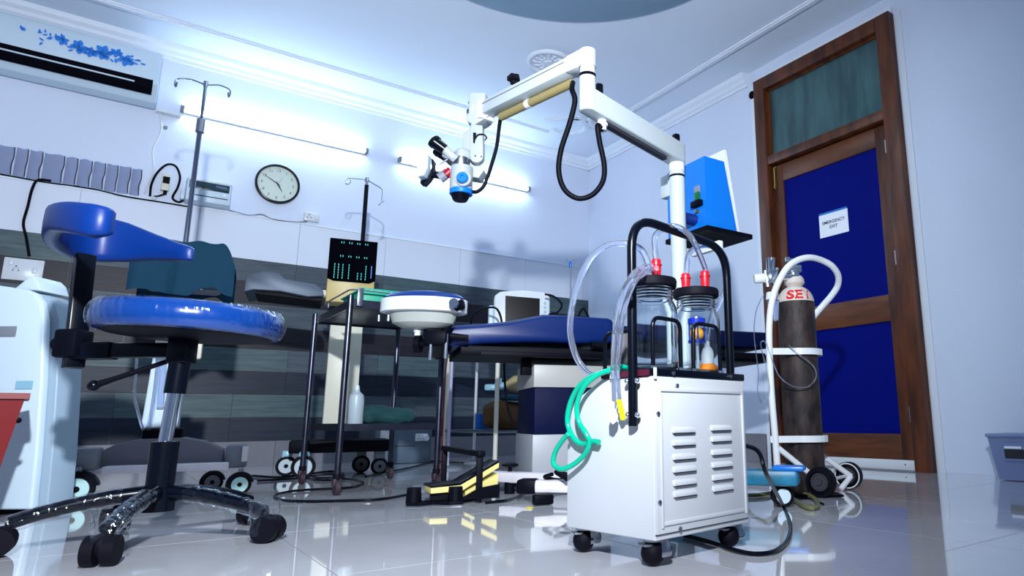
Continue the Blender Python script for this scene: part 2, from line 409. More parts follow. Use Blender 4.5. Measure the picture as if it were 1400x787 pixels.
# ceiling border mouldings with scrolled corner
def molding(name, pts, w=.05):
    P = [Vector(p) for p in pts]; mb = MB()
    for dz, ww in ((.010, w), (.018, w*.55)):
        vs = []
        for i, p in enumerate(P):
            t = (P[min(i+1, len(P)-1)]-P[max(i-1, 0)]).normalized(); n = Vector((-t.y, t.x, 0))
            for sgn, z in ((-1, ZC), (-1, ZC-dz), (1, ZC-dz), (1, ZC)):
                q = p+n*sgn*ww/2; vs.append((q.x, q.y, z))
        fs = []
        for i in range(len(P)-1):
            for j in range(3): fs.append((i*4+j, i*4+j+1, i*4+4+j+1, i*4+4+j))
        fs += [(0, 1, 2, 3), tuple(4*(len(P)-1)+j for j in (3, 2, 1, 0))]
        mb._add(vs, fs)
    return struct(name, mb, m_trim, ang=25)
molding('trim_4', [(XL, 4.615, 0), (2.70, 4.615, 0)])
molding('trim_5', [(3.03, Y0, 0), (3.03, 4.0, 0)])
def arc(cx, cy, r, a0, a1, n=14): return [(cx+r*math.cos(R(a0+(a1-a0)*i/n)), cy+r*math.sin(R(a0+(a1-a0)*i/n)), 0) for i in range(n+1)]
molding('trim_6', arc(2.78, 4.40, .16, 120, -120))
molding('trim_7', arc(2.98, 4.16, .13, -40, 200))
molding('trim_8', [(2.56, 4.42, 0), (2.78, 4.22, 0)])
# round dropped ceiling disc and plaster rose
struct('trim_9', MB().lathe([(1.09, ZC-.001), (1.09, ZC-.010), (1.083, ZC-.014), (0, ZC-.014)], (1.387, 2.223, 0), seg=96), m_bluedisc)
rose = thing('ceiling_rose', 'round white plaster ceiling rose with raised leaf relief above the microscope arm', 'ceiling rose', (2.12, 3.63, ZC))
obj('rim', MB().lathe([(.150, 0), (.150, -.012), (.143, -.02), (.132, -.022), (.122, -.014), (.118, 0)], seg=48), m_trim, rose)
rl = MB().lathe([(.119, -.0), (.119, -.006), (.03, -.008), (.028, -.018), (0, -.020)], seg=40)
for k in range(12):
    a = 2*PI*k/12
    for rr, s_ in ((.092, 1.), (.055, .75)):
        rl.ball((rr*math.cos(a), rr*math.sin(a), -.008), (.022*s_, .011*s_, .009), 10, Matrix.Rotation(a+(.5 if rr > .06 else 0), 4, 'Z'))
obj('leaf_relief', rl, m_trim, rose)
# white moulding above and beside the door
struct('trim_10', MB().box((XR-.012, (DY0+DY1)/2+.01, DZ+.022), (.03, DY1-DY0+.02, .04), bev=.004).box((XR-.006, DY1+.035, DZ/2), (.014, .05, DZ)).box((XR-.005, DY0-.03, DZ/2), (.010, .035, DZ)), m_trim)

# ---------------------------------------------------------------- door with fanlight
D = struct('door_1', MB()
    .box((XR-.01, DY0+.045, DZ/2), (.09, .09, DZ), bev=.004).box((XR-.01, DY1-.045, DZ/2), (.09, .09, DZ), bev=.004)
    .box((XR-.01, (DY0+DY1)/2, DZ-.045), (.088, DY1-DY0-.18, .09), bev=.004).box((XR-.008, (DY0+DY1)/2, 1.985), (.085, DY1-DY0-.18, .06), bev=.004), m_wood)
yc = (DY0+DY1)/2; yw = DY1-DY0-.18
lf = MB(); xd = XR+.012; t_ = .04
lf.box((xd, DY0+.09+.045, .98), (t_, .088, 1.93), bev=.003).box((xd, DY1-.09-.045, .98), (t_, .088, 1.93), bev=.003)
leaf = obj('door_leaf', lf, m_wood, D)
obj('rail', MB().box((xd, yc, 1.885), (t_-.002, yw-.178, .12), bev=.003), m_woodh, D)
obj('rail', MB().box((xd, yc, .876), (t_-.002, yw-.178, .15), bev=.003), m_woodh, D)
obj('rail', MB().box((xd, yc, .115), (t_-.002, yw-.178, .15), bev=.003), m_woodh, D)
obj('door_panel', MB().box((xd+.004, yc, 1.388), (.02, yw-.178, .876)), m_doorblue, D, smooth=False)
obj('door_panel', MB().box((xd+.004, yc, .495), (.02, yw-.178, .614)), m_doorblue, D, smooth=False)
kp = obj('kick_plate', MB().box((xd-.026, yc, .030), (.012, yw-.01, .05), bev=.001), m_white, D)
kp['label'] = 'white metal strip along the door bottom'
obj('screw', MB().cyl((xd-.033, DY0+.16, .032), (xd-.03, DY0+.16, .032), .004, seg=10), m_label, kp)
hg = MB()
for z in (.25, 1.1, 1.75): hg.cyl((XR-.045, DY0+.093, z), (XR-.045, DY0+.093, z+.08), .006, seg=10)
obj('hinge', hg, m_steel, D)
obj('door_bolt', MB().box((xd-.024, DY1-.12, 1.86), (.006, .018, .16)).tube([(xd-.034, DY1-.12, 1.93), (xd-.034, DY1-.12, 1.80), (xd-.045, DY1-.12, 1.79)], .004), m_brass, D)
obj('pane', MB().box((xd-.01, yc, 2.265), (.008, yw-.02, .49)), m_curt, D, smooth=False)
obj('glazing_bead', MB().box((xd-.018, yc, 2.025), (.016, yw, .018)).box((xd-.018, yc, 2.505), (.016, yw, .018)).box((xd-.018, DY0+.098, 2.265), (.016, .016, .49)).box((xd-.018, DY1-.098, 2.265), (.016, .016, .49)), m_wood, D)
struct('trim_11', MB().box((XR-.02, yc, .003), (.12, yw+.02, .006)), m_base, smooth=False)
# notice on the door: px corners (1109,290) (1164,275) (1167,320) (1112,334)
c = pxw(1138, 305, xd-.02); q = thing('paper_notice', 'white paper notice reading EMERGENCY EXIT taped to the blue door panel', 'notice', (xd-.0065, c.y, c.z))
obj('sheet', MB().box((-.001, 0, 0), (.0015, .205, .145)), m_paper, q, smooth=False)
# mirrored axes so that the text reads from the room (seen looking towards +x, left is +y)
TM = Matrix(((0, 0, -1, -.0032), (-1, 0, 0, 0), (0, 1, 0, 0), (0, 0, 0, 1)))
text_part('lettering', 'EMERGENCY\nEXIT', .028, m_ink, q, TM, bold=.0003, spacing=1.15, depth=.0003)
obj('tape', MB().box((-.003, 0, .078), (.001, .20, .012)), m_brightblue, q, smooth=False)
c = pxw(1026, 129, XR-.03)
sp = thing('alarm_dome', 'small black dome fixed high on the wall beside the door frame', 'sensor', (XR-.0, c.y, c.z))
obj('dome', MB().ball((-.014, 0, 0), (.018, .026, .030), 20), m_black, sp)
obj('base_ring', MB().cyl((-.008, 0, 0), (-.001, 0, 0), .026, seg=24), m_grey, sp)
# ---------------------------------------------------------------- fluorescent tubes on the back wall
def tube_lamp(x0, x1, z, label, sleeve):
    t = thing('tube_light', label, 'lamp', ((x0+x1)/2, YB, z), 0, 'fluorescent tubes on the back wall'); L = (x1-x0)/2
    obj('batten', MB().box((0, -.014, 0), (2*L, .026, .034), bev=.003), m_white, t)
    for s in (-1, 1):
        obj('end_cap', MB().box((s*(L-.005), -.034, 0), (.022, .05, .036), bev=.003), m_grey, t)
    obj('lamp_tube', MB().cyl((-L+.02, -.042, 0), (L-.02, -.042, 0), .0125, seg=16), m_tubeL, t)
    return t
tube_lamp(1.55, 2.70, 2.285, 'lit fluorescent tube behind the microscope head, right of the other tube', 1)
tube_lamp(.13, 1.305, 2.29, 'lit fluorescent tube beside the air conditioner, above the wall clock', 1)
# ================================================================ THINGS ON THE WALLS
# air conditioner
ac = thing('air_conditioner', 'white split air conditioner with blue flower print high on the wall', 'air conditioner', (-.45, YB, 2.245))
acw = .445
prof = [(0, .02), (0, .33), (-.15, .33), (-.185, .31), (-.20, .27), (-.205, .14), (-.20, .10), (-.12, .005), (-.03, .0)]
obj('casing', MB().prism([(v, z) for v, z in prof], -acw, acw, 'YZ', bev=.006), m_acwhite, ac)
obj('air_outlet', MB().prism([(-.206, .118), (-.203, .062), (-.165, .035), (-.16, .115)], -acw+.0, acw-.03, 'YZ'), m_dark, ac, smooth=False)
obj('louvre', MB().prism([(-.209, .086), (-.208, .080), (-.165, .062), (-.165, .068)], -acw+.02, acw-.12, 'YZ'), m_acwhite, ac, smooth=False)
fp = MB()
def petal(u, v, l, w, a):
    P = []
    for i in range(9):
        t = i/8; P.append((l*t, w*math.sin(PI*t)**.8))
    P += [(l*t, -w*math.sin(PI*t)**.8) for t in (7/8, 6/8, 5/8, 4/8, 3/8, 2/8, 1/8)]
    ca, sa = math.cos(a), math.sin(a)
    vs = [(u+x*ca-y*sa, -.2062+(.0008 if False else 0), v+x*sa+y*ca) for x, y in P]
    vs = [(x, -.2035-.002-(0.27-z)*.035 if z < .27 else -.2035, z) for x, y, z in vs]
    fp._add(vs, [tuple(range(len(vs)))])
rnd = random.Random(3)
for (u, v, s) in ((.16, .215, 1.2), (.05, .21, 1.1), (.27, .20, 1.), (-.03, .225, .8), (.22, .235, .8), (.105, .195, .85)):
    for k in range(6): petal(u, v, .042*s, .013*s, k*PI/3+rnd.random()*.6)
for k in range(32):
    u = -.12+.47*rnd.random(); petal(u, .205+.05*(rnd.random()-.5), .028, .0055, rnd.random()*2*PI)
for k in range(9):
    petal(-.13+.012*k, .235+.008*math.sin(k), .024, .005, (.9 if k % 2 else -.9)+2.6)
for u, v in ((-.21, .23), (-.205, .222), (-.33, .24), (-.325, .235)):
    for a in (.6, 1.6): petal(u, v, .022, .005, a)
obj('flower_print', fp, m_printblue, ac, smooth=False)['kind'] = 'stuff'
single('bracket_shelf', MB().box((0, 0, 0), (.13, .05, .02)), m_white, 'short white batten poking out of the wall right of the air conditioner', 'batten', (.065, YB-.026, 2.243))
single('wire_run', MB().tube([(.02, YB-.012, 2.235), (.04, YB-.012, 2.12), (.012, YB-.012, 1.98), (.03, YB-.012, 1.85), (.01, YB-.012, 1.76), (.0, YB-.012, 1.69)], .005, 6), m_white, 'thin white wire dropping down the wall from the air conditioner', 'wire', (.02, YB-.012, 2.235), world=True)
single('wire_clip', MB().cyl((0, 0, 0), (0, -.01, 0), .012, seg=12), m_grey, 'tiny round clip on the white wire below the air conditioner', 'clip', (.06, YB, 2.15))
# row of sheets taped up along the laminate
pos = [(-5, 190), (24, 195), (42, 201), (62, 203), (92, 206), (110, 209), (129, 215), (147, 219), (164, 222), (181, 226), (196, 228)]
lab = ['cut off by the left photo edge', 'second from the left', 'third from the left', 'wide one, fourth from the left', 'fifth from the left', 'sixth, in the middle of the row', 'fifth from the right', 'fourth from the right', 'third from the right', 'last one, at the right end of the row']
for i in range(10):
    a = pyw(pos[i][0], pos[i][1], YB).x; b = pyw(pos[i+1][0], pos[i+1][1], YB).x
    if i == 0: a = b-.13
    mb = MB(); w = b-a-.006; rx = .003*rnd.random()
    fn = lambda u, v, w=w, i=i: Vector((-w/2+w*u, -.002-.014*u*abs(math.sin(3*v+i))-.004*math.sin(PI*u), .172*v+.004*math.sin(7*u+i)*v))
    mb.grid(fn, 6, 6, .001)
    ps = single('paper_sheet', mb, m_wallpaper, 'grey-blue sheet taped above the laminate, ' + lab[i], 'paper sheet', ((a+b)/2, YB-.001, 1.668+.003*rx), 'sheets taped along the wall')
    obj('gap_shadow', MB().tube([(w/2-.001, -.014, .004), (w/2-.004+.003*math.sin(i*2), -.018, .06), (w/2+.001, -.016, .11), (w/2-.002, -.014, .168)], .0028, 6), m_label, ps)  # dark strip modelled in place of the shadow in the gap between sheets
# wall clock
c = pyw(379, 252.5, YB)
ck = thing('wall_clock', 'round wall clock with black rim and pale face showing ten to five', 'clock', (c.x, YB, c.z))
ry = Matrix.Rotation(R(90), 4, 'X')
obj('rim', MB().lathe([(.126, .0), (.140, .004), (.142, .022), (.137, .034), (.128, .036), (.126, .02)], seg=56, M=ry), m_blackg, ck)
obj('face', MB().lathe([(.127, .003), (.127, .016), (0, .016)], seg=48, M=ry), m_flint, ck)
tk = MB()
for k in range(32):
    a = 2*PI*k/60; r0 = .118 if k % 5 else .114; w = .0007 if k % 5 else .0012
    tk.box((0, -.0165, (r0+.122)/2), (w*2, .0006, .122-r0), M=Matrix.Rotation(-a, 4, 'Y'))
obj('minute_marks', tk, m_ink, ck, smooth=False)
BM = Matrix(((1, 0, 0, 0), (0, 0, -1, 0), (0, 1, 0, 0), (0, 0, 0, 1)))   # text on a face looking to -y
nm = MB()
for k in range(1, 13):
    a = 2*PI*k/12; t = text_mesh(str(k), .026, depth=.0003)
    bmesh.ops.transform(t, matrix=Matrix.Translation((.098*math.sin(a), -.0165, .098*math.cos(a))) @ BM, verts=t.verts); nm.merge(t)
obj('numerals', nm, m_ink, ck, smooth=False)
def hand(L, w, a, y, back=.02):
    return MB().prism([(-w*.5, -back), (w*.5, -back), (w, L*.35), (w*.25, L), (-w*.25, L), (-w, L*.35)], -y, -y-.0012, 'XZ', M=Matrix.Rotation(a, 4, 'Y'))
obj('hour_hand', hand(.062, .0042, R(148), .019), m_ink, ck, smooth=False)
obj('minute_hand', hand(.096, .003, R(300), .021), m_ink, ck, smooth=False)
obj('second_hand', hand(.07, .0008, R(25), .023), m_ink, ck, smooth=False)
obj('hub', MB().cyl((0, -.016, 0), (0, -.025, 0), .005, seg=12), m_ink, ck)
# sockets
def socket(name, x, y, w, h, label, sw=True, cat='socket'):
    c = pyw(x, y, YB-.01); t = thing(name, label, cat, (c.x, YB-.001, c.z))
    obj('plate', MB().box((0, -.012, 0), (w, .024, h), bev=.004), m_white, t)
    hs = MB()
    for dx, dz, r in ((0, .016, .0042), (-.012, -.008, .0035), (.012, -.008, .0035), (-.008, .004, .0022), (.008, .004, .0022)):
        hs.cyl((-w*.18+dx, -.0235, dz), (-w*.18+dx, -.0252, dz), r, seg=10)
    obj('pin_holes', hs, m_label, t)
    if sw: obj('rocker', MB().box((w*.28, -.026, 0), (.02, .008, .034), bev=.002), m_white, t)
    return t
socket('wall_socket', 426, 297, .10, .062, 'small white wall socket right of the clock on the laminate edge')
t = socket('switch_board', 32, 369, .17, .125, 'large white switch board on the wood-look wall above the left unit')
obj('rocker', MB().box((-.055, -.026, .035), (.02, .008, .03), bev=.002), m_white, t)
# cables along the ledge
def ybl(pts, y=YB-.012): return [pyw(a, b, y) for a, b in pts]
def cable(name, pts, r, m, label, cat='cable', sm=True, seg=8, group=None, **k):
    P = [Vector(p) for p in pts]; return single(name, MB().tube(P, r, seg, sm, **k), m, label, cat, tuple(P[0]), group, world=True)
cable('twisted_cable', ybl([(70, 247), (52, 246), (44, 258), (38, 282), (32, 305), (36, 325), (40, 350)]), .007, m_black, 'dark twisted cable hanging from the ledge down to the switch board')
cable('cable_run', ybl([(0, 238), (60, 249), (120, 257), (170, 268), (220, 276), (262, 283)], YB-.006), .005, m_black, 'thin dark cable lying along the ledge under the paper sheets')
cable('cable_run', ybl([(312, 287), (340, 294), (358, 293), (372, 299), (400, 303), (420, 303)], YB-.006), .004, m_grey, 'thin grey cable along the ledge between display box and socket')
cable('looped_cable', ybl([(205, 268), (207, 252), (215, 236), (228, 225), (240, 227), (246, 241), (243, 256), (236, 270), (245, 276), (256, 270)]), .0065, m_black, 'dark cable looping up around the small adaptor on the wall')
c = pyw(226, 251, YB)
t = thing('wall_adaptor', 'small beige adaptor box on the wall inside the cable loop', 'adaptor', (c.x, YB-.002, c.z))
obj('body', MB().box((0, -.02, 0), (.045, .04, .11), bev=.005), m_cream, t)
obj('front_panel', MB().box((.002, -.041, .012), (.036, .004, .045), bev=.001), m_black, t)
obj('plug', MB().box((.004, -.022, -.066), (.02, .03, .022), bev=.003).tube([(.004, -.02, -.075), (-.03, -.02, -.095), (-.05, -.015, -.10)], .005), m_black, t)
single('cable_grommet', MB().ball((0, 0, 0), (.013, .01, .013), 14), m_white, 'white round grommet on the ledge below the cable loop', 'grommet', tuple(pyw(211, 270, YB-.012)))
F_ = pyw(286, 262, YB-.12)
sb = thing('voltage_stabilizer', 'grey wall box with dark display window behind the tall drip pole', 'stabilizer', (F_.x, YB-.001, F_.z-.0))
obj('body', MB().box((0, -.06, 0), (.245, .118, .145), bev=.008), m_acwhite, sb)
obj('top_rim', MB().box((0, -.062, .068), (.25, .122, .012), bev=.004), m_white, sb)
dp = obj('display_window', MB().box((.0, -.1205, .034), (.22, .004, .05), bev=.001), mat('dark_teal_window', (.01, .04, .06), .2), sb)
t = MB()
for k in range(7): t.box((.038+.0085*k, -.1232, .043), (.006, .001, .008))
obj('lettering', t, m_frost, sb, smooth=False)
obj('groove', MB().box((0, -.1195, -.034), (.215, .003, .006)), m_label, sb, smooth=False)
obj('indicator_button', MB().cyl((.085, -.119, -.008), (.085, -.124, -.008), .008, seg=16), m_paper, sb)
obj('side_box', MB().box((-.135, -.03, -.02), (.022, .05, .07), bev=.003), m_acwhite, sb)
# little nails and flakes above the clock
for (x, y, l) in ((352, 157, 'small dark nail in the bright wall under the cornice'), (394, 175, 'tiny nail stub in the wall right above the clock')):
    c = pyw(x, y, YB); single('nail', MB().cyl((0, 0, 0), (0, -.012, 0), .004, seg=8), m_grey, l, 'nail', tuple(c))

# ================================================================ SURGEON'S STOOL
S = Fr((.11, 2.012)); st = thing('surgeon_stool', 'blue upholstered surgeon stool with curved backrest and film-wrapped five-star base', 'stool', (.11, 2.012, 0), CAMRZ)
hub = MB().cyl((0, 0, .08), (0, 0, .235), .030, seg=28).cyl((0, 0, .072), (0, 0, .125), .036, seg=28)
obj('column_cover', hub, m_blackg, st)
obj('gas_lift', MB().cyl((0, 0, .235), (.008, 0, .37), .0155, seg=24), m_chrome, st)
cx, cz = .012, .0
obj('upper_sleeve', MB().cyl((.008, 0, .352), (.012, 0, .43), .024, seg=24).box((.014, 0, .465), (.05, .05, .08), bev=.006), m_blackg, st)
TS_ = Matrix.Translation((.028, 0, .497)) @ Matrix.Rotation(R(2.0), 4, 'Y')
def rip(v, a, k): return v*(1+.004*math.sin(a*29+k)+.003*math.sin(a*47+1.7*k)) if k in (2, 3, 4) else v
obj('seat', MB().lathe([(.185, 0), (.198, .004), (.207, .018), (.209, .036), (.204, .054), (.192, .066), (.15, .073), (0, .076)], seg=96, M=TS_, fn=rip), m_wrapblue, st)
obj('seat_pan', MB().lathe([(.0, -.010), (.12, -.010), (.178, -.003), (.188, .001), (.188, .004), (0, .004)], seg=48, M=TS_), m_black, st)
wf = MB()
def wrf(u, v):
    a = 2*PI*u; z = .002+.066*v; r = .2135+.0012*math.sin(a*23+2*v)*math.sin(PI*v)+.0008*math.sin(a*61+3*v)-.012*abs(2*v-1)**3
    return TS_ @ Vector((r*math.cos(a), r*math.sin(a), z))
obj('film_wrap', MB().grid(wrf, 240, 7), m_film2, st)
lz = .46
obj('back_arm', MB().box((-.115, 0, lz), (.27, .028, .036), bev=.003).box((-.215, 0, lz), (.115, .038, .044), bev=.005), m_blackg, st)
pa = S.h3(100, 503); pb = S.h3(117, 348, .02)
obj('back_post', MB().box((0, 0, 0), (.042, .026, (pb-pa).length), bev=.003, M=Matrix.Translation((pa+pb)/2) @ zto(pb-pa)), m_blackg, st)
p_ = S.h3(100, 470)
obj('clamp', MB().box(tuple(p_), (.058, .06, .072), bev=.008).cyl((p_.x-.03, 0, p_.z), (p_.x-.045, 0, p_.z), .016, seg=16), m_black, st)
a_ = S.h3(228, 494, -.01); b_ = S.h3(128, 527, -.06)
lv = obj('lever', MB().tube([a_, a_.lerp(b_, .75), b_], [.006, .0065, .009], smooth=False), m_black, st)
obj('lever_knob', MB().ball(tuple(b_), .0135, 16), m_blackg, lv)
# backrest band: pixel, depth, top and bottom of the band
BK = [(157, 1.46, 287, 324), (128, 1.44, 279, 325), (98, 1.47, 276, 319), (80, 1.53, 279, 318), (74, 1.62, 283, 330), (84, 1.72, 288, 343), (108, 1.80, 292, 353), (140, 1.85, 296, 358), (175, 1.87, 305, 358), (210, 1.87, 319, 356), (240, 1.86, 330, 357), (264, 1.84, 338, 357)]
cl_ = []; hs_ = []
for x, D, a, b in BK:
    A, B = S.loc(at(x, a, D)), S.loc(at(x, b, D)); cl_.append((A+B)/2); hs_.append((A-B).length/2)
P = catmull(cl_, 5); n = len(P); bk = MB(); vs = []; ns = 14
for i, p in enumerate(P):
    u = i/(n-1)*(len(hs_)-1); k = min(int(u), len(hs_)-2); h = hs_[k]*(1-(u-k))+hs_[k+1]*(u-k)
    t = (P[min(i+1, n-1)]-P[max(i-1, 0)]).normalized(); nn = t.cross(Vector((0, 0, 1))).normalized()
    e = min(i, n-1-i)/4.0; sc = math.sqrt(max(0, 1-(1-min(e, 1))**2)) if e < 1 else 1; sc = max(sc, .05)
    for j in range(ns):
        a = 2*PI*j/ns; f = lambda q: math.copysign(abs(q)**.42, q)
        vs.append(p + nn*.021*f(math.cos(a))*sc + Vector((0, 0, 1))*h*f(math.sin(a))*(.8+.2*sc))
fs = [(i*ns+j, i*ns+(j+1) % ns, (i+1)*ns+(j+1) % ns, (i+1)*ns+j) for i in range(n-1) for j in range(ns)]+[tuple(range(ns)), tuple((n-1)*ns+j for j in range(ns))]
bk._add(vs, fs); obj('backrest', bk, m_blue, st, ang=60)
cast0 = None
for k in range(5):
    a = R(-110.6+72*k)+YAW; dx, dy = math.cos(a), math.sin(a); rr = .262
    lg = obj('base_leg', MB().tube([(.02*dx, .02*dy, .115), (.10*dx, .10*dy, .108), (.2*dx, .2*dy, .088), (rr*dx, rr*dy, .068)], [.019, .017, .0155, .014], 12, flat=1.), m_blackg, st)
    if k in (0, 1, 4):
        def wf(u, v, dx=dx, dy=dy, k=k):
            s_ = .07+.20*u; a2 = 2*PI*v; zc = .112-.045*(max(0, s_-.06)/.2)**1.5; r = .0198+.0012*math.sin(a2*3+u*31)+.0012*math.sin(u*50+a2*2)
            return Vector((s_*dx-dy*r*math.cos(a2), s_*dy+dx*r*math.cos(a2), zc+r*math.sin(a2)))
        obj('film_wrap', MB().grid(wf, 40, 15), m_film, lg)
    cs = MB()
    for s in (-1, 1):
        ox, oy = rr*dx-dy*s*.017+dx*.014, rr*dy+dx*s*.017+dy*.014
        cs.cyl((ox+dy*.011, oy-dx*.011, .030), (ox-dy*.011, oy+dx*.011, .030), .0295, seg=28)
    cs.ball((rr*dx+.008*dx, rr*dy+.008*dy, .038), (.027, .027, .026), 14); cs.cyl((rr*dx, rr*dy, .03), (rr*dx, rr*dy, .07), .008)
    obj('caster', cs, m_rubber, st)
    if k in (0, 1):
        def w2(u, v, dx=dx, dy=dy, k=k):
            a2 = 2*PI*u; r = .030+.005*math.sin(3*a2+k)+.004*math.sin(8*a2+9*v); z = (.098-.078*v) if k == 1 else (.10-.05*v)
            return Vector((rr*dx+r*math.cos(a2), rr*dy+r*math.sin(a2), z+.004*math.sin(5*a2)))
        obj('loose_film', MB().grid(w2, 36, 9), m_film, st)
# ================================================================ LEFT: WHITE UNIT AND RED BIN
o_ = at(20, 560, 2.10); A = Fr((o_.x, o_.y)); un = thing('portable_unit', 'tall white portable unit with rounded top and hinged flap at the left edge', 'portable unit', (o_.x, o_.y, 0), CAMRZ)
prof = [A.hit(42, 697), A.hit(50, 620), A.hit(57, 520), A.hit(60, 436), A.hit(56, 412), A.hit(46, 400), A.hit(34, 395), A.hit(0, 390), A.hit(-60, 384), A.hit(-70, 700)]
prof = [(x, max(z, .02)) for x, z in prof]
obj('front_shell', MB().prism(prof, 0, .03, 'XZ', bev=.008), m_acwhite, un)
back = [(x+.024 if i < 7 else x, z-(.01 if 3 < i < 8 else 0)) for i, (x, z) in enumerate(prof)]
obj('body', MB().prism(back, .03, .13, 'XZ', bev=.006), mat('grey_blue_plastic', (.30, .40, .50), .4), un)
h = A.hit(12, 453); obj('handle_recess', MB().box((h[0]-.02, -.001, h[1]), (.09, .006, .035), bev=.002), m_grey, un)
h = A.hit(34, 526); tp = obj('tape', MB().box((h[0], -.003, h[1]), (.055, .001, .026)), m_palecyan, un)
f0 = [A.hit(3, 392), A.hit(28, 372), A.hit(36, 380), A.hit(40, 394)]
obj('flap', MB().prism(f0, .04, .16, 'XZ', bev=.004), m_acwhite, un)
obj('foot', MB().box((-.07, .08, .012), (.2, .09, .022), bev=.004), m_black, un)
o_ = at(0, 600, 1.86); A = Fr((o_.x, o_.y), R(5))
rb = thing('red_bin', 'red plastic bin with rim cut off by the left photo edge', 'bin', (o_.x, o_.y, 0), R(5))
tw = .125; bw = .066; hh = A.hit(30, 544, -tw)[1]; cx = A.hit(41, 544, -tw)[0]-tw
M4 = Matrix.Rotation(R(45), 4, 'Z')
def sq(r0, z): return (r0*1.4142, z)
obj('bucket', MB().lathe([sq(bw, 0), sq(tw-.01, hh-.01), sq(tw-.016, hh-.01), sq(bw-.006, .01), (0, .01)], (cx, 0, .01), 4, M4), m_red2, rb, ang=20)
obj('rim', MB().lathe([sq(tw-.012, hh-.012), sq(tw, hh-.012), sq(tw, hh+.004), sq(tw-.012, hh+.004)], (cx, 0, .01), 4, M4), m_red2, rb, ang=20)
obj('hinge_pin', MB().ball((cx+tw*.87, -tw*.80, hh-.06), .008, 10), m_black, rb)

# ================================================================ COVERED MACHINE WITH DRIP POLE BEHIND THE STOOL
bc = Vector((.17, 3.22, 0)); A = Fr(bc, R(-8))
mc = thing('covered_machine', 'wheeled eye surgery machine under a teal cloth behind the stool', 'medical machine', (bc.x, bc.y, 0), R(-8))
H = lambda x, y, yo=0: A.hit(x, y, yo)
c1, c2 = H(193, 585, 0), H(243, 585, 0); t1, t2 = H(214, 462, 0), H(258, 462, 0)
obj('column', MB().prism([c1, c2, t2, t1], -.02, .09, 'XZ', bev=.006), m_acwhite, mc)
b1, b2 = H(189, 632, -.05), H(250, 585, -.05)
obj('motor_housing', MB().box(((b1[0]+b2[0])/2, .03, (b1[1]+b2[1])/2), (b2[0]-b1[0], .16, b2[1]-b1[1]), bev=.008), m_black, mc)
q1, q2 = H(138, 648, -.14), H(312, 641, -.14)
obj('base_plate', MB().box(((q1[0]+q2[0])/2, -.02, q1[1]+.012), (q2[0]-q1[0], .26, .026), bev=.004), m_whitetape, mc)
ar = [H(135, 640, -.06), H(135, 618, -.06), H(160, 606, -.06), H(190, 600, -.06), H(250, 598, -.06), H(280, 603, -.06), H(306, 615, -.06), H(306, 637, -.06)]
obj('arched_skirt', MB().prism(ar, -.06, .12, 'XZ', bev=.004), mat('mauve_grey_paint', (.16, .155, .19), .5), mc)
for (x0, x1, y0, y1, yo) in ((80, 136, 612, 645, -.12), (306, 340, 608, 640, -.08)):
    u, v = H(x0, y1, yo), H(x1, y0, yo)
    obj('wheel_bracket', MB().box(((u[0]+v[0])/2, yo+.05, (u[1]+v[1])/2), (v[0]-u[0], .1, v[1]-u[1]), bev=.01), m_grey, mc)
    obj('bracket_end', MB().box((u[0]+.008 if x0 < 200 else v[0]-.01, yo-.005, (u[1]+v[1])/2+.01), (.022, .03, .06), bev=.004), m_whitetape, mc)
def big_caster(parent, fr, px, py, r, yo, cen, hood=True, w=.03):
    c = fr.h3(px, py, yo); y = c.y
    k = obj('caster', MB().cyl((c.x, y, r), (c.x, y+w, r), r, seg=36).cyl((c.x, y+w*.3, r), (c.x, y+w*.7, r), r*1.03, seg=36), m_rubber, parent)
    obj('wheel_disc', MB().lathe([(r*.22, -.001), (r*.72, -.001), (r*.74, .003), (r*.2, .003)], (c.x, y-.002, r), 36, Matrix.Rotation(R(-90), 4, 'X')), cen, k)
    if hood:
        pts = [(c.x+r*1.22*math.cos(R(a)), r+r*1.2*math.sin(R(a))) for a in range(10, 200, 12)] + [(c.x+r*.85*math.cos(R(a)), r+r*.85*math.sin(R(a))) for a in range(195, 5, -12)]
        obj('hood', MB().prism(pts, y-.004, y+w+.012, 'XZ'), m_blackg, k)
        obj('stem', MB().cyl((c.x, y+w/2, r*1.9), (c.x, y+w/2, r*2.5), .009, seg=14), m_steel, k)
    return k
big_caster(mc, A, 103, 672, .052, -.15, m_mint); big_caster(mc, A, 328, 658, .040, -.12, m_mint); big_caster(mc, A, 291, 652, .038, .10, m_grey)
# head unit under cloth
u, v = H(182, 392), H(316, 350)
mbx = MB().box(((u[0]+v[0])/2, .06, (u[1]+v[1])/2-.0), (v[0]-u[0]-.05, .20, v[1]-u[1]-.02), bev=.02)
obj('head_unit', mbx, m_grey, mc)
u, v = H(262, 395, -.06), H(312, 380, -.06)
obj('front_socket', MB().box(((u[0]+v[0])/2, -.03, (u[1]+v[1])/2-.005), (.13, .05, .03), bev=.008).cyl(((u[0]+v[0])/2-.03, -.045, u[1]+.0), ((u[0]+v[0])/2-.03, -.045, u[1]+.03), .014, seg=16), m_greytray, mc)
u, v = H(252, 490, -.08), H(277, 460, -.08)
obj('side_handle', MB().box((u[0]-.02, -.06, (u[1]+v[1])/2), (.15, .04, v[1]-u[1]), bev=.008), m_cream, mc)
obj('side_handle', MB().box((u[0]+.012, -.083, (u[1]+v[1])/2), (.035, .006, .05), bev=.008), m_grey, mc)
for pts, r in (([(188, 470), (186, 510), (184, 540), (192, 575), (196, 588)], .005), ([(217, 480), (214, 520), (208, 560), (203, 588)], .008), ([(224, 478), (222, 520), (219, 556)], .012)):
    obj('tubing', MB().tube([A.h3(a, b, -.05) for a, b in pts], r, 8), m_tube, mc)
cp = [H(176, 396), H(178, 358), H(190, 343), H(215, 337), H(262, 336), H(297, 339), H(312, 350), H(322, 374), H(312, 393), H(298, 382), H(262, 384), H(240, 392)]
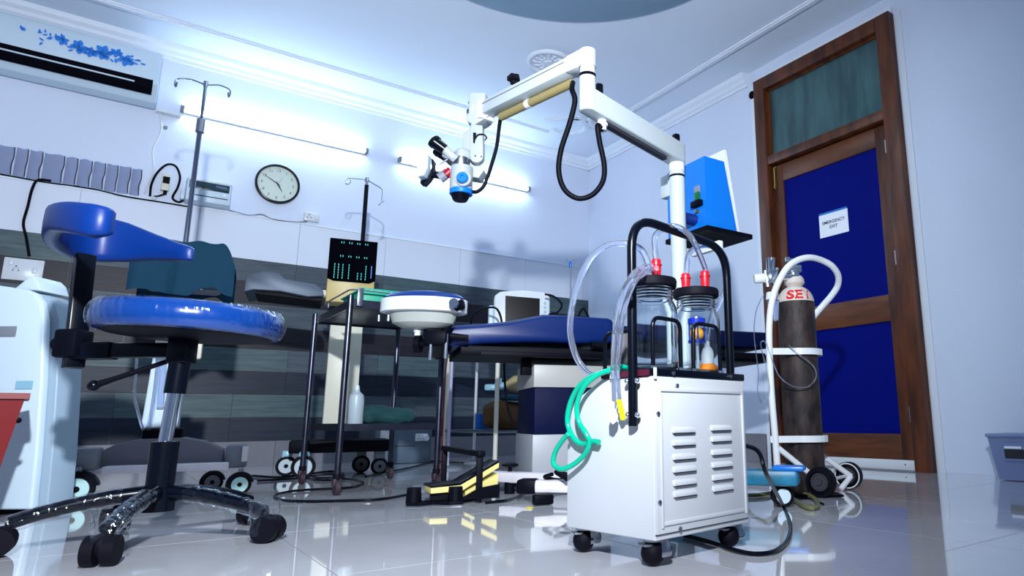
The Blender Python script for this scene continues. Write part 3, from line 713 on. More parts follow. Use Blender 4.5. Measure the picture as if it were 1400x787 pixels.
x0, x1 = cp[0][0], cp[7][0]; zt = max(z for x, z in cp)
def cloth(u, v):
    # a draped sheet: v runs front hem -> over the top -> back hem
    s = u; x = x0+(x1-x0)*s; top = zt-.004*math.sin(5*s)-.10*max(0, (s-.84)/.16)**1.8-.05*max(0, (.12-s)/.12)**1.5
    hem = cp[0][1]-.012+.008*math.sin(9*s)+.03*math.exp(-((s-.74)/.13)**4)
    w = .13+.006*math.sin(13*s)+.002*math.sin(31*s)
    if v < .35:
        t = v/.35; return Vector((x, .06-w-.01*math.sin(17*s)*(1-t), hem+(top-hem)*t**.85))
    if v < .65:
        t = (v-.35)/.3; return Vector((x, .06-w*math.cos(PI*t), top+.012*math.sin(PI*t)+.004*math.sin(23*s)))
    t = (v-.65)/.35; return Vector((x, .06+w, top+(hem-top)*t))
tag(obj('cover_cloth', MB().grid(cloth, 48, 24, .004), m_teal, loc=(0, 0, 0), ang=80), 'dark teal cloth draped over the machine behind the stool', 'cloth')
cc = bpy.data.objects['cover_cloth']; cc.location = (bc.x, bc.y, 0); cc.rotation_euler = (0, 0, R(-8))
tops = Vector((0, 0, 0))
pt, pb_ = A.h3(283, 113, .04), A.h3(252, 345, .04)
dp_ = thing('drip_pole', 'tall chrome drip pole with two hooks rising from the cloth-covered machine', 'drip stand', tuple(A.o+A.ax*pb_.x+A.ay*.04+Vector((0, 0, .9))), R(-8))
def toD(P): return Vector((P.x-pb_.x, P.y-.04, P.z-.9))
top = toD(pt); top.x = 0; top.y = 0; bot = Vector((0, 0, -.02)); cl = toD(A.h3(273, 172, .04)); cl.x = cl.y = 0
obj('lower_tube', MB().cyl(bot, cl, .010, seg=16), m_pole, dp_)
obj('upper_tube', MB().cyl(cl, top, .0065, seg=16), m_pole, dp_)
obj('clamp', MB().cyl(cl-Vector((0, 0, .03)), cl+Vector((0, 0, .03)), .0165, seg=16), m_steel, dp_)
def hooks(parent, top, dl, dr, r=.0032, drop=.035, m=m_chrome):
    for s, L in ((-1, dl), (1, dr)):
        T = top
        P = [T, T+Vector((s*L*.5, 0, .012)), T+Vector((s*L*.9, 0, .004)), T+Vector((s*L, -.005, -.012)), T+Vector((s*L*.99, -.01, -drop)), T+Vector((s*L*.95, -.012, -drop-.004)), T+Vector((s*L*.93, -.014, -drop+.015))]
        obj('hook', MB().tube(P, r, 8), m, parent)
hooks(dp_, top-Vector((0, 0, .012)), .11, .095, m=m_pole)
obj('hook_hub', MB().cyl(top-Vector((0, 0, .02)), top+Vector((0, 0, .004)), .009, seg=14), m_steel, dp_)

# ================================================================ TOWER MACHINE WITH BLACK PANEL
ctr = Vector((1.04, 3.80, 0)); A = Fr(ctr, R(-12)); H = A.hit
tw = thing('surgery_console', 'upright surgery console with black light-dotted panel behind the steel trolley', 'medical machine', tuple(ctr), R(-12))
a, b = H(440, 588, 0), H(497, 432, 0)
obj('column', MB().box(((a[0]+b[0])/2, .06, (a[1]+b[1])/2), (b[0]-a[0], .14, b[1]-a[1]), bev=.006), m_cream, tw)
a, b = H(394, 620, -.05), H(534, 600, -.05)
obj('base_box', MB().box(((a[0]+b[0])/2, .08, (a[1]+b[1])/2), (b[0]-a[0], .30, b[1]-a[1]+.0), bev=.008), m_black, tw)
a, b = H(445, 411, -.04), H(516, 332, -.04); zz = H(480, 385, -.04)[1]
obj('head_case', MB().box(((a[0]+b[0])/2, .05, (a[1]+b[1])/2), (b[0]-a[0], .16, b[1]-a[1]), bev=.006), m_gold, tw)
a2 = [(a[0]-.002, zz+.012), (a[0]+.03, zz), (b[0]-.03, zz-.002), (b[0]+.002, zz+.014), (b[0]+.002, b[1]+.004), (a[0]-.002, b[1]+.004)]
pnl = obj('front_panel', MB().prism(a2, -.040, -.032, 'XZ'), mat('matt_black_panel', (.001, .001, .003), .8, spec=.02), tw, smooth=False)
led, ledb = MB(), MB(); wd = b[0]-a[0]; ht = b[1]-zz
for row, z_ in ((0, .93), (1, .60)):
    for k in range(4):
        for d in (-.006, .006): led.box((a[0]+wd*(.26+.17*k)+d, -.0412, zz+ht*z_), (.0035, .002, .010))
for c_ in range(7):
    fx = (.13, .21, .30, .43, .62, .70, .79)[c_]
    for r_ in range(6 if c_ < 4 or c_ == 6 else 3): led.box((a[0]+wd*fx, -.0412, zz+ht*(.08+.062*r_)), (.0035, .002, .010))
for r_ in range(5): ledb.box((a[0]+wd*.91, -.0412, zz+ht*(.14+.062*r_)), (.0045, .002, .012))
obj('indicator_lights', led, m_led, pnl, smooth=False); obj('blue_lights', ledb, m_ledb, pnl, smooth=False)
kn = MB()
for f in (.5, .66): kn.cyl((a[0]+wd*f, -.028, a[1]+.03), (a[0]+wd*f, -.045, a[1]+.03), .012 if f == .5 else .007, seg=16)
obj('knob', kn, m_black, tw)
obj('side_knob', MB().cyl((a[0]-.02, .0, a[1]+.045), (a[0], .0, a[1]+.045), .022, seg=16), m_cream, tw)
for px, py, r, yo, c_ in ((414, 645, .056, -.13, m_frost), (391, 638, .050, .10, m_frost), (494, 634, .046, .12, m_grey), (519, 640, .042, -.06, m_label)):
    big_caster(tw, A, px, py, r, yo, mat('wheel_%d' % px, (.45, .55, .62) if c_ is m_frost else (.08, .10, .12), .4), hood=False, w=.05)
    c_p = A.h3(px, py, yo)
    obj('fork', MB().box((c_p.x, c_p.y+.025, .105), (.05, .04, .05), bev=.008), m_palecyan if px < 420 else m_grey, tw)
# instrument tray arm
q = [H(338, 408, -.10), H(340, 387, -.10), H(352, 383, -.10), H(366, 381, -.10), H(385, 384, -.10), H(391, 391, -.10), H(430, 397, -.10), H(440, 404, -.10), H(442, 413, -.10), H(420, 414, -.10), H(385, 407, -.10), H(350, 405, -.10)]
tr = obj('instrument_tray', MB().prism(q, -.30, .02, 'XZ', bev=.004), m_greytray, tw)
obj('tray_underside', MB().prism([H(352, 410, -.05), H(358, 403, -.05), H(440, 413, -.05), H(438, 420, -.05)], -.26, 0, 'XZ'), m_black, tw)
mt, mb_ = A.h3(501, 243, .06), A.h3(495, 340, .06)
mp_ = thing('drip_mast', 'black drip mast with two chrome loop hooks above the console', 'drip stand', tuple(A.o+A.ax*mb_.x+A.ay*.06+Vector((0, 0, 1.2))), R(-12))
L_ = mt.z-1.2
obj('mast_tube', MB().cyl((0, 0, -.10), (0, 0, L_-.045), .012, seg=16), m_blackg, mp_)
obj('mast_head', MB().cyl((0, 0, L_-.05), (0, 0, L_-.02), .008, seg=14).cyl((0, 0, L_-.022), (0, 0, L_), .013, .011, seg=18), m_steel, mp_)
T = Vector((0, 0, L_-.012))
obj('hook', MB().tube([T, T+Vector((-.06, 0, -.002)), T+Vector((-.105, 0, -.008)), T+Vector((-.12, 0, -.03)), T+Vector((-.105, 0, -.043)), T+Vector((-.09, 0, -.03)), T+Vector((-.092, 0, -.012))], .003, 8), m_chrome, mp_)
obj('hook', MB().tube([T, T+Vector((.04, 0, -.02)), T+Vector((.085, 0, -.045)), T+Vector((.088, 0, -.08)), T+Vector((.085, 0, -.13)), T+Vector((.07, 0, -.145)), T+Vector((.10, -.01, -.12))], .003, 8), m_chrome, mp_)

# ================================================================ STEEL TROLLEY
X0, Y0_, WX, WY = .72, 2.80, .40, .60; A = Fr((X0, Y0_), 0); H = A.hit
tl = thing('steel_trolley', 'two-shelf dark steel instrument trolley on casters', 'trolley', (X0, Y0_, 0))
zt = H(463, 402)[1]; zl = H(455, 585)[1]
for i, (x, y) in enumerate(((0, 0), (WX, 0), (WX, WY), (0, WY))):
    lg = obj('leg', MB().cyl((x, y, .065), (x, y, zt), .0125, seg=20), m_darksteel, tl)
    cs = obj('caster', MB().cyl((x-.009, y-.005, .028), (x+.009, y-.005, .028), .028, seg=24).box((x, y, .048), (.034, .03, .03), bev=.006), mat('dark_maroon_rubber_%d' % i, (.025, .012, .02), .6), tl)
    obj('fork', MB().cyl((x, y, .055), (x, y, .08), .016, seg=14), m_rubber, cs)
def tray(z, name, m, lip=.02):
    a = MB().box((WX/2, WY/2, z), (WX-.02, WY-.02, .008), bev=.002)
    for (cx_, cy_, sx, sy) in ((WX/2, .008, WX-.02, .006), (WX/2, WY-.008, WX-.02, .006), (.008, WY/2, .006, WY-.02), (WX-.008, WY/2, .006, WY-.02)): a.box((cx_, cy_, z+lip/2-.006), (sx, sy, lip+.012))
    return obj(name, a, m, tl)
tray(zt-.035, 'top_shelf', m_darksteel, .022); tray(zl, 'lower_shelf', m_darksteel, .016)
gr = [Vector((0, WY*.6, zt+.0)), Vector((0, WY*.6, zt+.028)), Vector((0, 0, zt+.028)), Vector((WX, 0, zt+.028)), Vector((WX, WY*.5, zt+.028)), Vector((WX, WY*.5, zt))]
obj('guard_rail', MB().tube(fillet(gr, .05), .0035, 8, smooth=False), m_steel, tl)
obj('rail_clip', MB().box((.035, -.012, zt-.005), (.022, .006, .075), bev=.002), m_steel, tl)
zs = zt-.029
a = H(480, 398, .1); 
gt = thing('green_tray', 'bright green plastic tray on top of the steel trolley', 'tray', (X0+.21, Y0_+.20, zs))
gl = MB().box((0, 0, .006), (.30, .30, .010), bev=.003)
for (cx_, cy_, sx, sy) in ((0, -.147, .30, .008), (0, .147, .30, .008), (-.147, 0, .008, .30), (.147, 0, .008, .30)): gl.box((cx_, cy_, .038), (sx, sy, .07), bev=.002)
obj('basin', gl, m_greenplastic, gt)
obj('rim', MB().box((0, -.153, .072), (.32, .012, .008), bev=.002).box((0, .153, .072), (.32, .012, .008), bev=.002).box((-.153, 0, .072), (.012, .32, .008), bev=.002).box((.153, 0, .072), (.012, .32, .008), bev=.002), m_greenplastic, gt)
zb = zl+.006
bt = thing('plastic_bottle', 'translucent white squeeze bottle on the lower shelf of the steel trolley', 'bottle', tuple(Vector((.86, 3.12, zb))))
obj('bottle_body', MB().lathe([(.0, 0), (.030, 0), (.034, .006), (.034, .11), (.030, .135), (.014, .15), (.012, .16), (0, .16)], seg=28), m_frost if False else mat('milky_plastic', (.38, .46, .52), .35), bt)
obj('cap', MB().cyl((0, 0, .155), (0, 0, .178), .012, .009, seg=18), m_acwhite, bt)
single('cloth_bundle', MB().sup((0, 0, .045), (.13, .07, .045), .75, 40, .018, 16, zmin=-.0445), m_greencloth, 'teal cloth bundle lying on the lower shelf of the steel trolley', 'cloth bundle', (1.02, 3.20, zb), ang=80)
single('steel_box', MB().box((0, 0, .03), (.09, .12, .06), bev=.006), m_steel, 'small dull steel box beside the squeeze bottle on the lower shelf', 'steel box', (.955, 3.31, zb))

# ================================================================ HEADREST WITH BASIN AT THE HEAD OF THE BED
P0 = at(576, 430, 2.45); A = Fr((P0.x, P0.y)); H = A.hit
hd = thing('head_basin', 'white round head support with blue cushion and hanging drain basin at the bed end', 'headrest', (P0.x, P0.y, 0), CAMRZ)
l_, r_ = H(517, 418)[0], H(634, 418)[0]; cxh = (l_+r_)/2; rad = (r_-l_)/2; zt_ = H(576, 403, -rad*.6)[1]; zb_ = H(576, 423, -rad*.6)[1]
TM_ = Matrix.Translation((cxh, 0, 0)) @ Matrix.Rotation(R(1), 4, 'Y') @ Matrix.Diagonal((1, .6, 1, 1))
obj('ring_wall', MB().lathe([(rad-.012, zb_), (rad, zb_+.003), (rad, zt_-.003), (rad-.012, zt_), (rad-.02, zt_-.006), (rad-.02, zb_)], seg=64, M=TM_), m_white, hd)
obj('cushion', MB().lathe([(rad-.014, zt_-.01), (rad-.008, zt_+.004), (rad-.03, zt_+.018), (rad*.5, zt_+.026), (0, zt_+.028)], seg=56, M=TM_), m_blue, hd)
bz = H(576, 449, 0)[1]
obj('basin', MB().lathe([(.0, bz-.004), (.075, bz), (.112, bz+.018), (rad-.035, zb_-.004), (rad-.02, zb_+.004), (0, zb_+.004)], seg=48, M=TM_), mat('milky_basin', (.34, .36, .34), .35), hd)
dz = H(571, 458)[1]; dx = H(571, 452)[0]
obj('drain_spout', MB().cyl((dx, 0, bz+.01), (dx, 0, dz+.012), .018, .014, seg=18).cyl((dx, 0, dz+.014), (dx, 0, dz-.008), .011, seg=16), m_white, hd)
for px in (518, 531): 
    k = H(px, 432, -.06); obj('small_screw', MB().cyl((k[0], -.06, k[1]+.004), (k[0], -.06, k[1]-.018), .005, seg=12), m_chrome, hd)
k = H(628, 415, -.05); obj('tilt_knob', MB().lathe([(0, -.02), (.016, -.02), (.022, -.012), (.018, 0), (.022, .01), (.016, .018), (0, .018)], (k[0], -.05, k[1]-.005), 8, Matrix.Rotation(R(80), 4, 'Y')), m_black, hd)
k2 = H(622, 415, -.08); obj('chrome_boss', MB().cyl((k2[0], -.08, k2[1]), (k2[0], -.10, k2[1]), .017, seg=20), m_chrome, hd)
s0, s1 = A.h3(626, 420, 0), A.h3(606, 458, .02)
obj('support_arm', MB().tube([s0, s1], .014, 10, smooth=False).tube([A.h3(578, 455, 0), s1, A.h3(640, 462, .05)], .013, 10, smooth=False), m_black, hd)
k = A.h3(568, 470, -.01); obj('hand_wheel', MB().cyl(k, k+Vector((.02, 0, 0)), .032, seg=24).cyl(k, k+Vector((.10, .0, .0)), .010, seg=12), m_black, hd)
k = A.h3(598, 462, 0); obj('clamp_block', MB().box(tuple(k), (.085, .08, .05), bev=.01), m_black, hd)
for px, py in ((588, 492), (609, 490)):
    k = A.h3(px, py, -.02); obj('pin', MB().cyl((k.x, k.y, k.z), (k.x, k.y, k.z+.09), .007, seg=12), m_chrome, hd)
# ================================================================ OPERATING TABLE
PA, PB = at(618, 470, 2.50), at(1054, 480, 3.02)
rzb = math.atan2(PB.y-PA.y, PB.x-PA.x); A = Fr((PA.x, PA.y), rzb); H = A.hit
bd = thing('operating_table', 'blue padded operating table running behind the suction unit', 'operating table', (PA.x, PA.y, 0), rzb)
LB = A.loc(PB).x
seat = [H(614, 474), H(612, 450), H(618, 445), H(640, 443), H(670, 441), H(700, 438), H(724, 433), H(744, 429), H(770, 430), H(800, 432), H(832, 434)]
topx = H(834, 436); bot = H(834, 471)
poly = seat + [(topx[0]+.02, topx[1]-.002), (bot[0]+.02, bot[1]+.01), H(790, 469), H(752, 467), H(720, 467), H(660, 469)]
obj('head_mattress', MB().prism(poly, 0, .40, 'XZ', bev=.018), m_bedblue, bd, ang=50)
x0, z1 = H(842, 440); x1, zz_ = LB, H(1052, 459)[1]
obj('body_mattress', MB().box(((x0+x1)/2, .20, (z1+zz_)/2-.035), (x1-x0, .40, .075), bev=.016), m_navy, bd)
za = H(700, 472)[1]
obj('table_deck', MB().box((LB/2+.02, .20, za-.02), (LB-.03, .37, .035), bev=.004), m_black, bd)
obj('head_frame', MB().box((-.012, .20, za+.02), (.03, .36, .10), bev=.006), m_black, bd)
obj('side_rail', MB().box((LB*.72, -.012, za-.012), (LB*.5, .012, .025), bev=.002).box((LB*.25, .0, za-.035), (LB*.35, .02, .018), bev=.002), m_black, bd)
obj('rail_knob', MB().cyl((H(806, 460)[0], -.02, za+.012), (H(822, 460)[0], -.02, za+.008), .014, seg=16), m_black, bd)
u, v = H(713, 512, .12), H(727, 478, .12)
obj('bracket', MB().box(((u[0]+v[0])/2, .13, (u[1]+v[1])/2), (v[0]-u[0], .04, v[1]-u[1]), bev=.002), m_black, bd)
bx0, bx1 = H(729, 560, .08)[0], H(729, 560, .08)[0]+.34
zt4, z3, z2 = H(729, 497, .08)[1], H(729, 529, .08)[1], H(729, 594, .08)[1]
obj('pedestal_top', MB().box(((bx0+bx1)/2, .24, (zt4+z3)/2), (bx1-bx0, .32, zt4-z3), bev=.004), mat('dull_cream_enamel', (.36, .36, .35), .4), bd)
obj('bellows_cover', MB().box(((bx0+bx1)/2, .24, (z3+z2)/2), (bx1-bx0-.01, .31, z3-z2), bev=.006), m_navy, bd)
obj('pedestal_base', MB().box(((bx0+bx1)/2, .24, z2/2+.008), (bx1-bx0, .32, z2-.016), bev=.004), mat('dull_white_enamel', (.34, .36, .40), .4), bd)
obj('base_frame', MB().box(((bx0+bx1)/2+.08, .24, .018), (bx1-bx0+.2, .28, .024), bev=.004), m_black, bd)
# ================================================================ SIDE TABLE, MONITOR AND THE BAG BELOW
T0 = Vector((1.72, 3.46, 0)); 
stb = thing('side_table', 'cream-legged side table with a lower shelf behind the operating table', 'table', tuple(T0))
tw_, td_, th_ = .62, .72, .69
for i, (x, y) in enumerate(((0, 0), (tw_, 0), (tw_, td_), (0, td_))):
    l = obj('leg', MB().cyl((x, y, .03), (x, y, th_), .0125, seg=16), m_cream, stb)
    obj('foot', MB().cyl((x, y, 0), (x, y, .035), .014, seg=14), m_rubber, l)
obj('table_top', MB().box((tw_/2, td_/2, th_+.01), (tw_+.05, td_+.05, .02), bev=.004), m_white, stb)
obj('lower_shelf', MB().box((tw_/2, td_/2, .215), (tw_+.02, td_+.02, .016), bev=.002), m_steel, stb)
def leg_stand(px, py, D, top, label, m):
    p = at(px, py, D); q = thing('pole_stand', label, 'stand', (p.x, p.y, 0), 0)
    obj('pole', MB().cyl((0, 0, .02), (0, 0, top), .010, seg=14), m, q)
    obj('foot_plate', MB().lathe([(.09, 0), (.09, .008), (.02, .018), (0, .018)], seg=24), m_grey, q); return q
leg_stand(615, 560, 3.95, .72, 'pale mauve pole standing left of the cream-legged side table', mat('mauve_paint', (.42, .40, .58), .4))
leg_stand(650, 560, 4.55, .74, 'thin white pole standing behind the side table legs', m_white)
mz = th_+.021
p = at(722, 420, 3.95); MO = Fr((p.x, p.y), R(-24)); mo = thing('patient_monitor', 'white patient monitor with black screen on the side table', 'monitor', (p.x, p.y, mz), R(-24))
H2 = lambda a, b, yo=0: (MO.hit(a, b, yo)[0], MO.hit(a, b, yo)[1]-mz)
ff = [(H2(674, 440)[0], .02), H2(676, 404), H2(684, 398), H2(715, 396), H2(745, 399), H2(752, 406), (H2(752, 440)[0], .02)]
obj('case', MB().prism(ff, 0, .10, 'XZ', bev=.012), m_white, mo)
sc_ = [H2(691, 438), H2(691, 404), H2(738, 408), H2(738, 438)]; sc_[0] = (sc_[0][0], .06); sc_[3] = (sc_[3][0], .06)
obj('screen', MB().prism(sc_, -.002, .004, 'XZ'), m_screen, mo, smooth=False)
bq = MB()
for k in range(4): h = H2(745, 414+6*k); bq.box((h[0], -.003, h[1]), (.014, .006, .014), bev=.003)
obj('button_row', bq, m_palecyan, mo)
obj('stand_foot', MB().box(((ff[0][0]+ff[-1][0])/2, .06, .012), (.24, .14, .024), bev=.006), m_white, mo)
obj('monitor_handle', MB().box((ff[0][0]-.012, .06, .14), (.03, .10, .20), bev=.01), m_acwhite, mo)
def atl(pts, D): return [at(a, b, D) for a, b in pts]
cable('monitor_cable', atl([(745, 402), (757, 405), (768, 416), (762, 427), (750, 432), (748, 468)], 3.88), .006, m_black, 'black cable curling out of the right side of the patient monitor')
cable('monitor_cable', [at(648, 477, 3.95), at(644, 440, 3.92), at(655, 424, 3.8), at(670, 420, 3.7), at(680, 423, 3.65), at(686, 440, 3.65), at(687, 470, 3.65)], .006, m_black, 'black cable arching over the table left of the patient monitor')
cable('black_cable', atl([(790, 434), (795, 423), (799, 423), (805, 434)], 2.78), .005, m_black, 'short black cable hump between monitor and suction unit')
p = at(783, 420, 4.75); ip = thing('hook_pole', 'thin drip pole with a blue top clip and two small hooks near the room corner', 'drip stand', (p.x, p.y, 0), CAMRZ)
zt2 = p.z+(420-356)/FPX*4.75
obj('pole', MB().cyl((0, 0, .03), (-.02, 0, zt2), .006, seg=12), m_steel, ip)
obj('pole_base', MB().lathe([(.11, 0), (.11, .01), (.02, .03), (0, .03)], seg=28), m_grey, ip)
obj('blue_clip', MB().box((-.02, 0, zt2-.02), (.02, .018, .05), bev=.004), m_brightblue, ip)
for s in (-1, 1): obj('hook', MB().tube([(-.02, 0, zt2), (-.02+s*.022, 0, zt2+.016), (-.02+s*.036, 0, zt2+.004), (-.02+s*.038, 0, zt2-.012)], .0025, 8), m_chrome, ip)
obj('height_knob', MB().box((.012, -.01, zt2-.30), (.014, .02, .04), bev=.004), m_brightblue, ip)
zs2 = .224
def onshelf(px, D): q = at(px, 590, D); return Vector((q.x, q.y, zs2))
q = onshelf(694, 3.98); bg = single('carry_bag', MB().sup((0, 0, .085), (.145, .09, .085), .55, 36, .02, 9, zmin=-.0845), m_brown, 'dark brown soft bag on the lower shelf of the side table', 'bag', tuple(q), ang=80)
q2 = q+Vector((.05, -.03, .172))
single('folded_cloth', MB().sup((0, 0, .018), (.11, .075, .018), .5, 28, .008, 14, zmin=-.0175), m_teal, 'dark teal folded cloth on top of the brown bag', 'cloth', tuple(q2), ang=80)
q3 = Vector((q.x+.06, q.y-.04, q2.z+.0365))
rs = thing('resuscitation_bag', 'pale yellow hand resuscitation bag with light blue valve above the brown bag', 'resuscitator', tuple(q3), CAMRZ)
obj('rubber_bag', MB().lathe([(0, -.095), (.022, -.09), (.032, -.075), (.055, -.045), (.062, 0), (.055, .045), (.032, .075), (.022, .09), (0, .095)], (0, 0, .060), 32, Matrix.Rotation(R(90), 4, 'Y')), m_bag, rs)
obj('valve', MB().cyl((-.09, 0, .055), (-.155, 0, .05), .022, .026, seg=20).box((-.185, 0, .045), (.07, .045, .04), bev=.012).cyl((-.135, 0, .06), (-.135, 0, .10), .018, seg=18), m_palecyan, rs)
obj('end_valve', MB().cyl((.09, 0, .06), (.125, 0, .055), .022, .016, seg=18), m_palecyan, rs)
q = onshelf(643, 4.0)
single('blue_box', MB().box((0, 0, .05), (.07, .07, .10), bev=.004), m_brightblue, 'small blue carton behind the cream leg on the side table shelf', 'carton', (1.93, 4.08, zs2))
cable('hanging_cable', atl([(689, 483), (690, 520), (693, 550), (700, 575), (715, 592), (727, 600)], 2.95), .005, m_black, 'black cable hanging from the operating table towards the pedestal')
cable('thin_red_cable', atl([(612, 485), (608, 520), (606, 560), (605, 600), (603, 654)], 3.2), .003, m_red3, 'thin dark red cord hanging down behind the trolley legs')
# extension box on the floor by the back wall
p = fl(580, 631); eb = thing('extension_box', 'grey extension box with white sockets on the floor by the back wall', 'extension box', (1.60, 4.62, 0), R(-8))
obj('housing', MB().box((0, 0, .125), (.34, .22, .25), bev=.01), mat('blue_grey_paint', (.09, .13, .18), .45), eb)
obj('seam', MB().box((-.04, -.1115, .115), (.2, .002, .005)), m_label, eb, smooth=False)
wsx = obj('socket_plate', MB().box((.10, -.113, .17), (.085, .008, .05), bev=.003), m_white, eb)
ph = MB()
for dx, dz in ((-.02, .010), (-.028, -.008), (-.012, -.008)): ph.cyl((.10+dx, -.117, .17+dz), (.10+dx, -.1185, .17+dz), .004, seg=8)
obj('pin_holes', ph, m_label, wsx)
obj('plug', MB().cyl((.125, -.115, .168), (.125, -.15, .165), .024, .018, seg=18), m_white, eb)
# ================================================================ FOOT PEDAL
pm = fl(610, 688); PD = Fr((pm.x, pm.y), R(-20)); pd = thing('foot_pedal', 'black foot pedal with pale yellow treadle and guard bar on the floor', 'foot pedal', (pm.x, pm.y, 0), R(-20))
Hf = lambda x, y, yo=0: PD.hit(x, y, yo)
xa, xb = Hf(560, 690, -.02)[0], Hf(622, 690, -.05)[0]
fr = [(xa-.012, -.055), (xa+.03, -.075), ((xa+xb)/2, -.05), (xb-.02, -.085), (xb+.02, -.085), (xb+.03, -.04), (xb+.12, .07), (xb+.10, .12), (xb+.05, .11), (xb-.0, .02), (xa+.03, .0), (xa, .0)]
obj('base_plate', MB().prism(fr, .004, .014, 'XY', bev=.002), m_black, pd)
obj('metal_edge', MB().prism([(x*1.01, y*1.01) for x, y in fr], .0005, .004, 'XY'), m_steel, pd)
for (x, y) in ((xa+.012, -.035), (xb+.0, -.055)): obj('corner_post', MB().cyl((x, y, .01), (x, y, .060), .026, .023, seg=24), m_black, pd)
obj('side_block', MB().box((xb+.085, .085, .035), (.05, .06, .06), bev=.01), m_black, pd)
ya, yb_ = -.045, .05
TT = [(0, .040), (.105, .042), (.235, .115), (.235, .132), (.10, .062), (0, .058)]
ox_ = xa+.055
obj('treadle', MB().prism([(ox_+a, b) for a, b in TT], ya, yb_, 'XZ', bev=.002, M=Matrix.Rotation(R(12), 4, 'Z')), m_yellowpale, pd)
obj('tread_pad', MB().prism([(ox_+a, b) for a, b in ((0, .0585), (.10, .0625), (.235, .1325), (.235, .140), (.10, .071), (.0, .067))], ya+.002, yb_+.02, 'XZ', bev=.002, M=Matrix.Rotation(R(12), 4, 'Z')), m_blackg, pd)
obj('under_wedge', MB().prism([(ox_+.12, .016), (ox_+.235, .02), (ox_+.235, .095), (ox_+.12, .04)], ya+.01, yb_-.01, 'XZ', M=Matrix.Rotation(R(12), 4, 'Z')), m_yellowpale, pd)
obj('black_core', MB().box((ox_+.06, .01, .028), (.10, .08, .026)), m_black, pd)
obj('side_plate', MB().prism([(ox_+.09, .014), (ox_+.235, .014), (ox_+.235, .06), (ox_+.16, .05)], ya-.012, ya-.002, 'XZ', M=Matrix.Rotation(R(12), 4, 'Z')), m_black, pd)
fR, fL = PD.loc(fl(654, 687)), PD.loc(fl(606, 668))
zR = PD.hit(654, 620, fR.y)[1]; gd = (fR-fL); gd.z = 0; ga = math.atan2(gd.y, gd.x); gm = (fR+fL)/2
obj('guard_bar', MB().box((gm.x, gm.y, zR), (gd.length+.045, .028, .020), rz=ga, bev=.004), m_black, pd)
obj('guard_post', MB().box((fR.x, fR.y, zR/2), (.022, .024, zR-.006), bev=.003), m_black, pd)
obj('guard_post', MB().box((fL.x, fL.y, zR/2), (.022, .024, zR-.006), bev=.003), m_black, pd)

# ================================================================ SURGICAL MICROSCOPE
DC = 2.40; pc = at(927, 300, DC); zb = at(924, 218, DC).z
mi = thing('surgical_microscope', 'white ceiling-high surgical microscope on a floor column with articulated arm', 'microscope', (pc.x, pc.y, 0))
LO = lambda P: Vector((P.x-pc.x, P.y-pc.y, P.z))
obj('column', MB().cyl((0, 0, .10), (0, 0, zb-.012), .0285, seg=32), m_arm, mi)
obj('column_band', MB().cyl((0, 0, zb-.055), (0, 0, zb-.047), .0293, seg=32), m_black, mi)
obj('column_cap', MB().cyl((0, 0, zb-.03), (0, 0, zb+.0), .029, seg=32), m_white, mi)
J = LO(fl(803, 153, zb)); J.z = 0; d = (-J).normalized(); zm = zb+.036
ba = MB(); n_ = Vector((-d.y, d.x, 0)); L = J.length
poly = []
for i in range(13): a = PI/2+PI*i/12; poly.append(J+d*.026*math.cos(a)+n_*.026*math.sin(a))
for i in range(13): a = -PI/2+PI*i/12; poly.append(Vector((0, 0, 0))+d*.032*math.cos(a)+n_*.032*math.sin(a))
obj('lower_arm', ba.prism([(p.x, p.y) for p in poly], zb, zb+.075, 'XY', bev=.006), m_arm, mi, ang=50)
obj('cable_channel', MB().prism([tuple((J*.85+n_*.010)[:2]), tuple((J*.85-n_*.010)[:2]), tuple((J*.16-n_*.010)[:2]), tuple((J*.16+n_*.010)[:2])], zb-.012, zb-.0, 'XY'), m_label, mi)
obj('channel_edge', MB().prism([tuple((J*.80+n_*.016)[:2]), tuple((J*.80+n_*.011)[:2]), tuple((J*.16+n_*.011)[:2]), tuple((J*.16+n_*.016)[:2])], zb-.010, zb-.0, 'XY'), m_white, mi)
dJ = (Vector((pc.x+J.x, pc.y+J.y, zb+.12))-C0).dot(fw)
zr = at(806, 107, dJ).z; zk = at(806, 66, dJ).z
obj('joint_housing', MB().cyl((J.x, J.y, zb+.01), (J.x, J.y, zr), .0262, seg=36), m_arm, mi)
obj('joint_ring', MB().cyl((J.x, J.y, zr), (J.x, J.y, zr+.010), .0268, seg=36), m_blackg, mi)
obj('joint_collar', MB().cyl((J.x, J.y, zr+.010), (J.x, J.y, zr+.05), .0235, seg=36), m_white, mi)
za_ = zr+.035; hA = zk-za_
obj('upper_joint', MB().cyl((J.x, J.y, za_), (J.x, J.y, zk), .027, seg=36), m_arm, mi)
E_ = LO(fl(658, 163, za_)); E_.z = 0
e = (E_-J); LA = e.length; e.normalize(); m_n = Vector((-e.y, e.x, 0))
XA = Matrix(((e.x, m_n.x, 0, J.x), (e.y, m_n.y, 0, J.y), (0, 0, 1, za_), (0, 0, 0, 1)))   # arm frame: x along the arm
obj('upper_arm', MB().box((LA/2+.03, 0, hA/2), (LA-.05, .052, hA-.004), bev=.006, M=XA), m_arm, mi)
obj('arm_head_block', MB().box((.035, 0, hA/2), (.075, .054, hA), bev=.005, M=XA), m_white, mi)
obj('arm_groove', MB().box((LA/2+.03, -.0265, hA*.68), (LA-.10, .001, .0022), M=XA).box((LA/2+.03, .0265, hA*.68), (LA-.10, .001, .0022), M=XA), m_label, mi, smooth=False)
obj('arm_tail_block', MB().box((LA-.02, 0, hA/2-.005), (.035, .064, hA+.015), bev=.004, M=XA), m_white, mi)
fo_ = obj('foam_sleeve', MB().cyl(XA @ Vector((.09, -.02, -.012)), XA @ Vector((LA-.09, -.02, -.012)), .0145, seg=20), m_tape, mi)
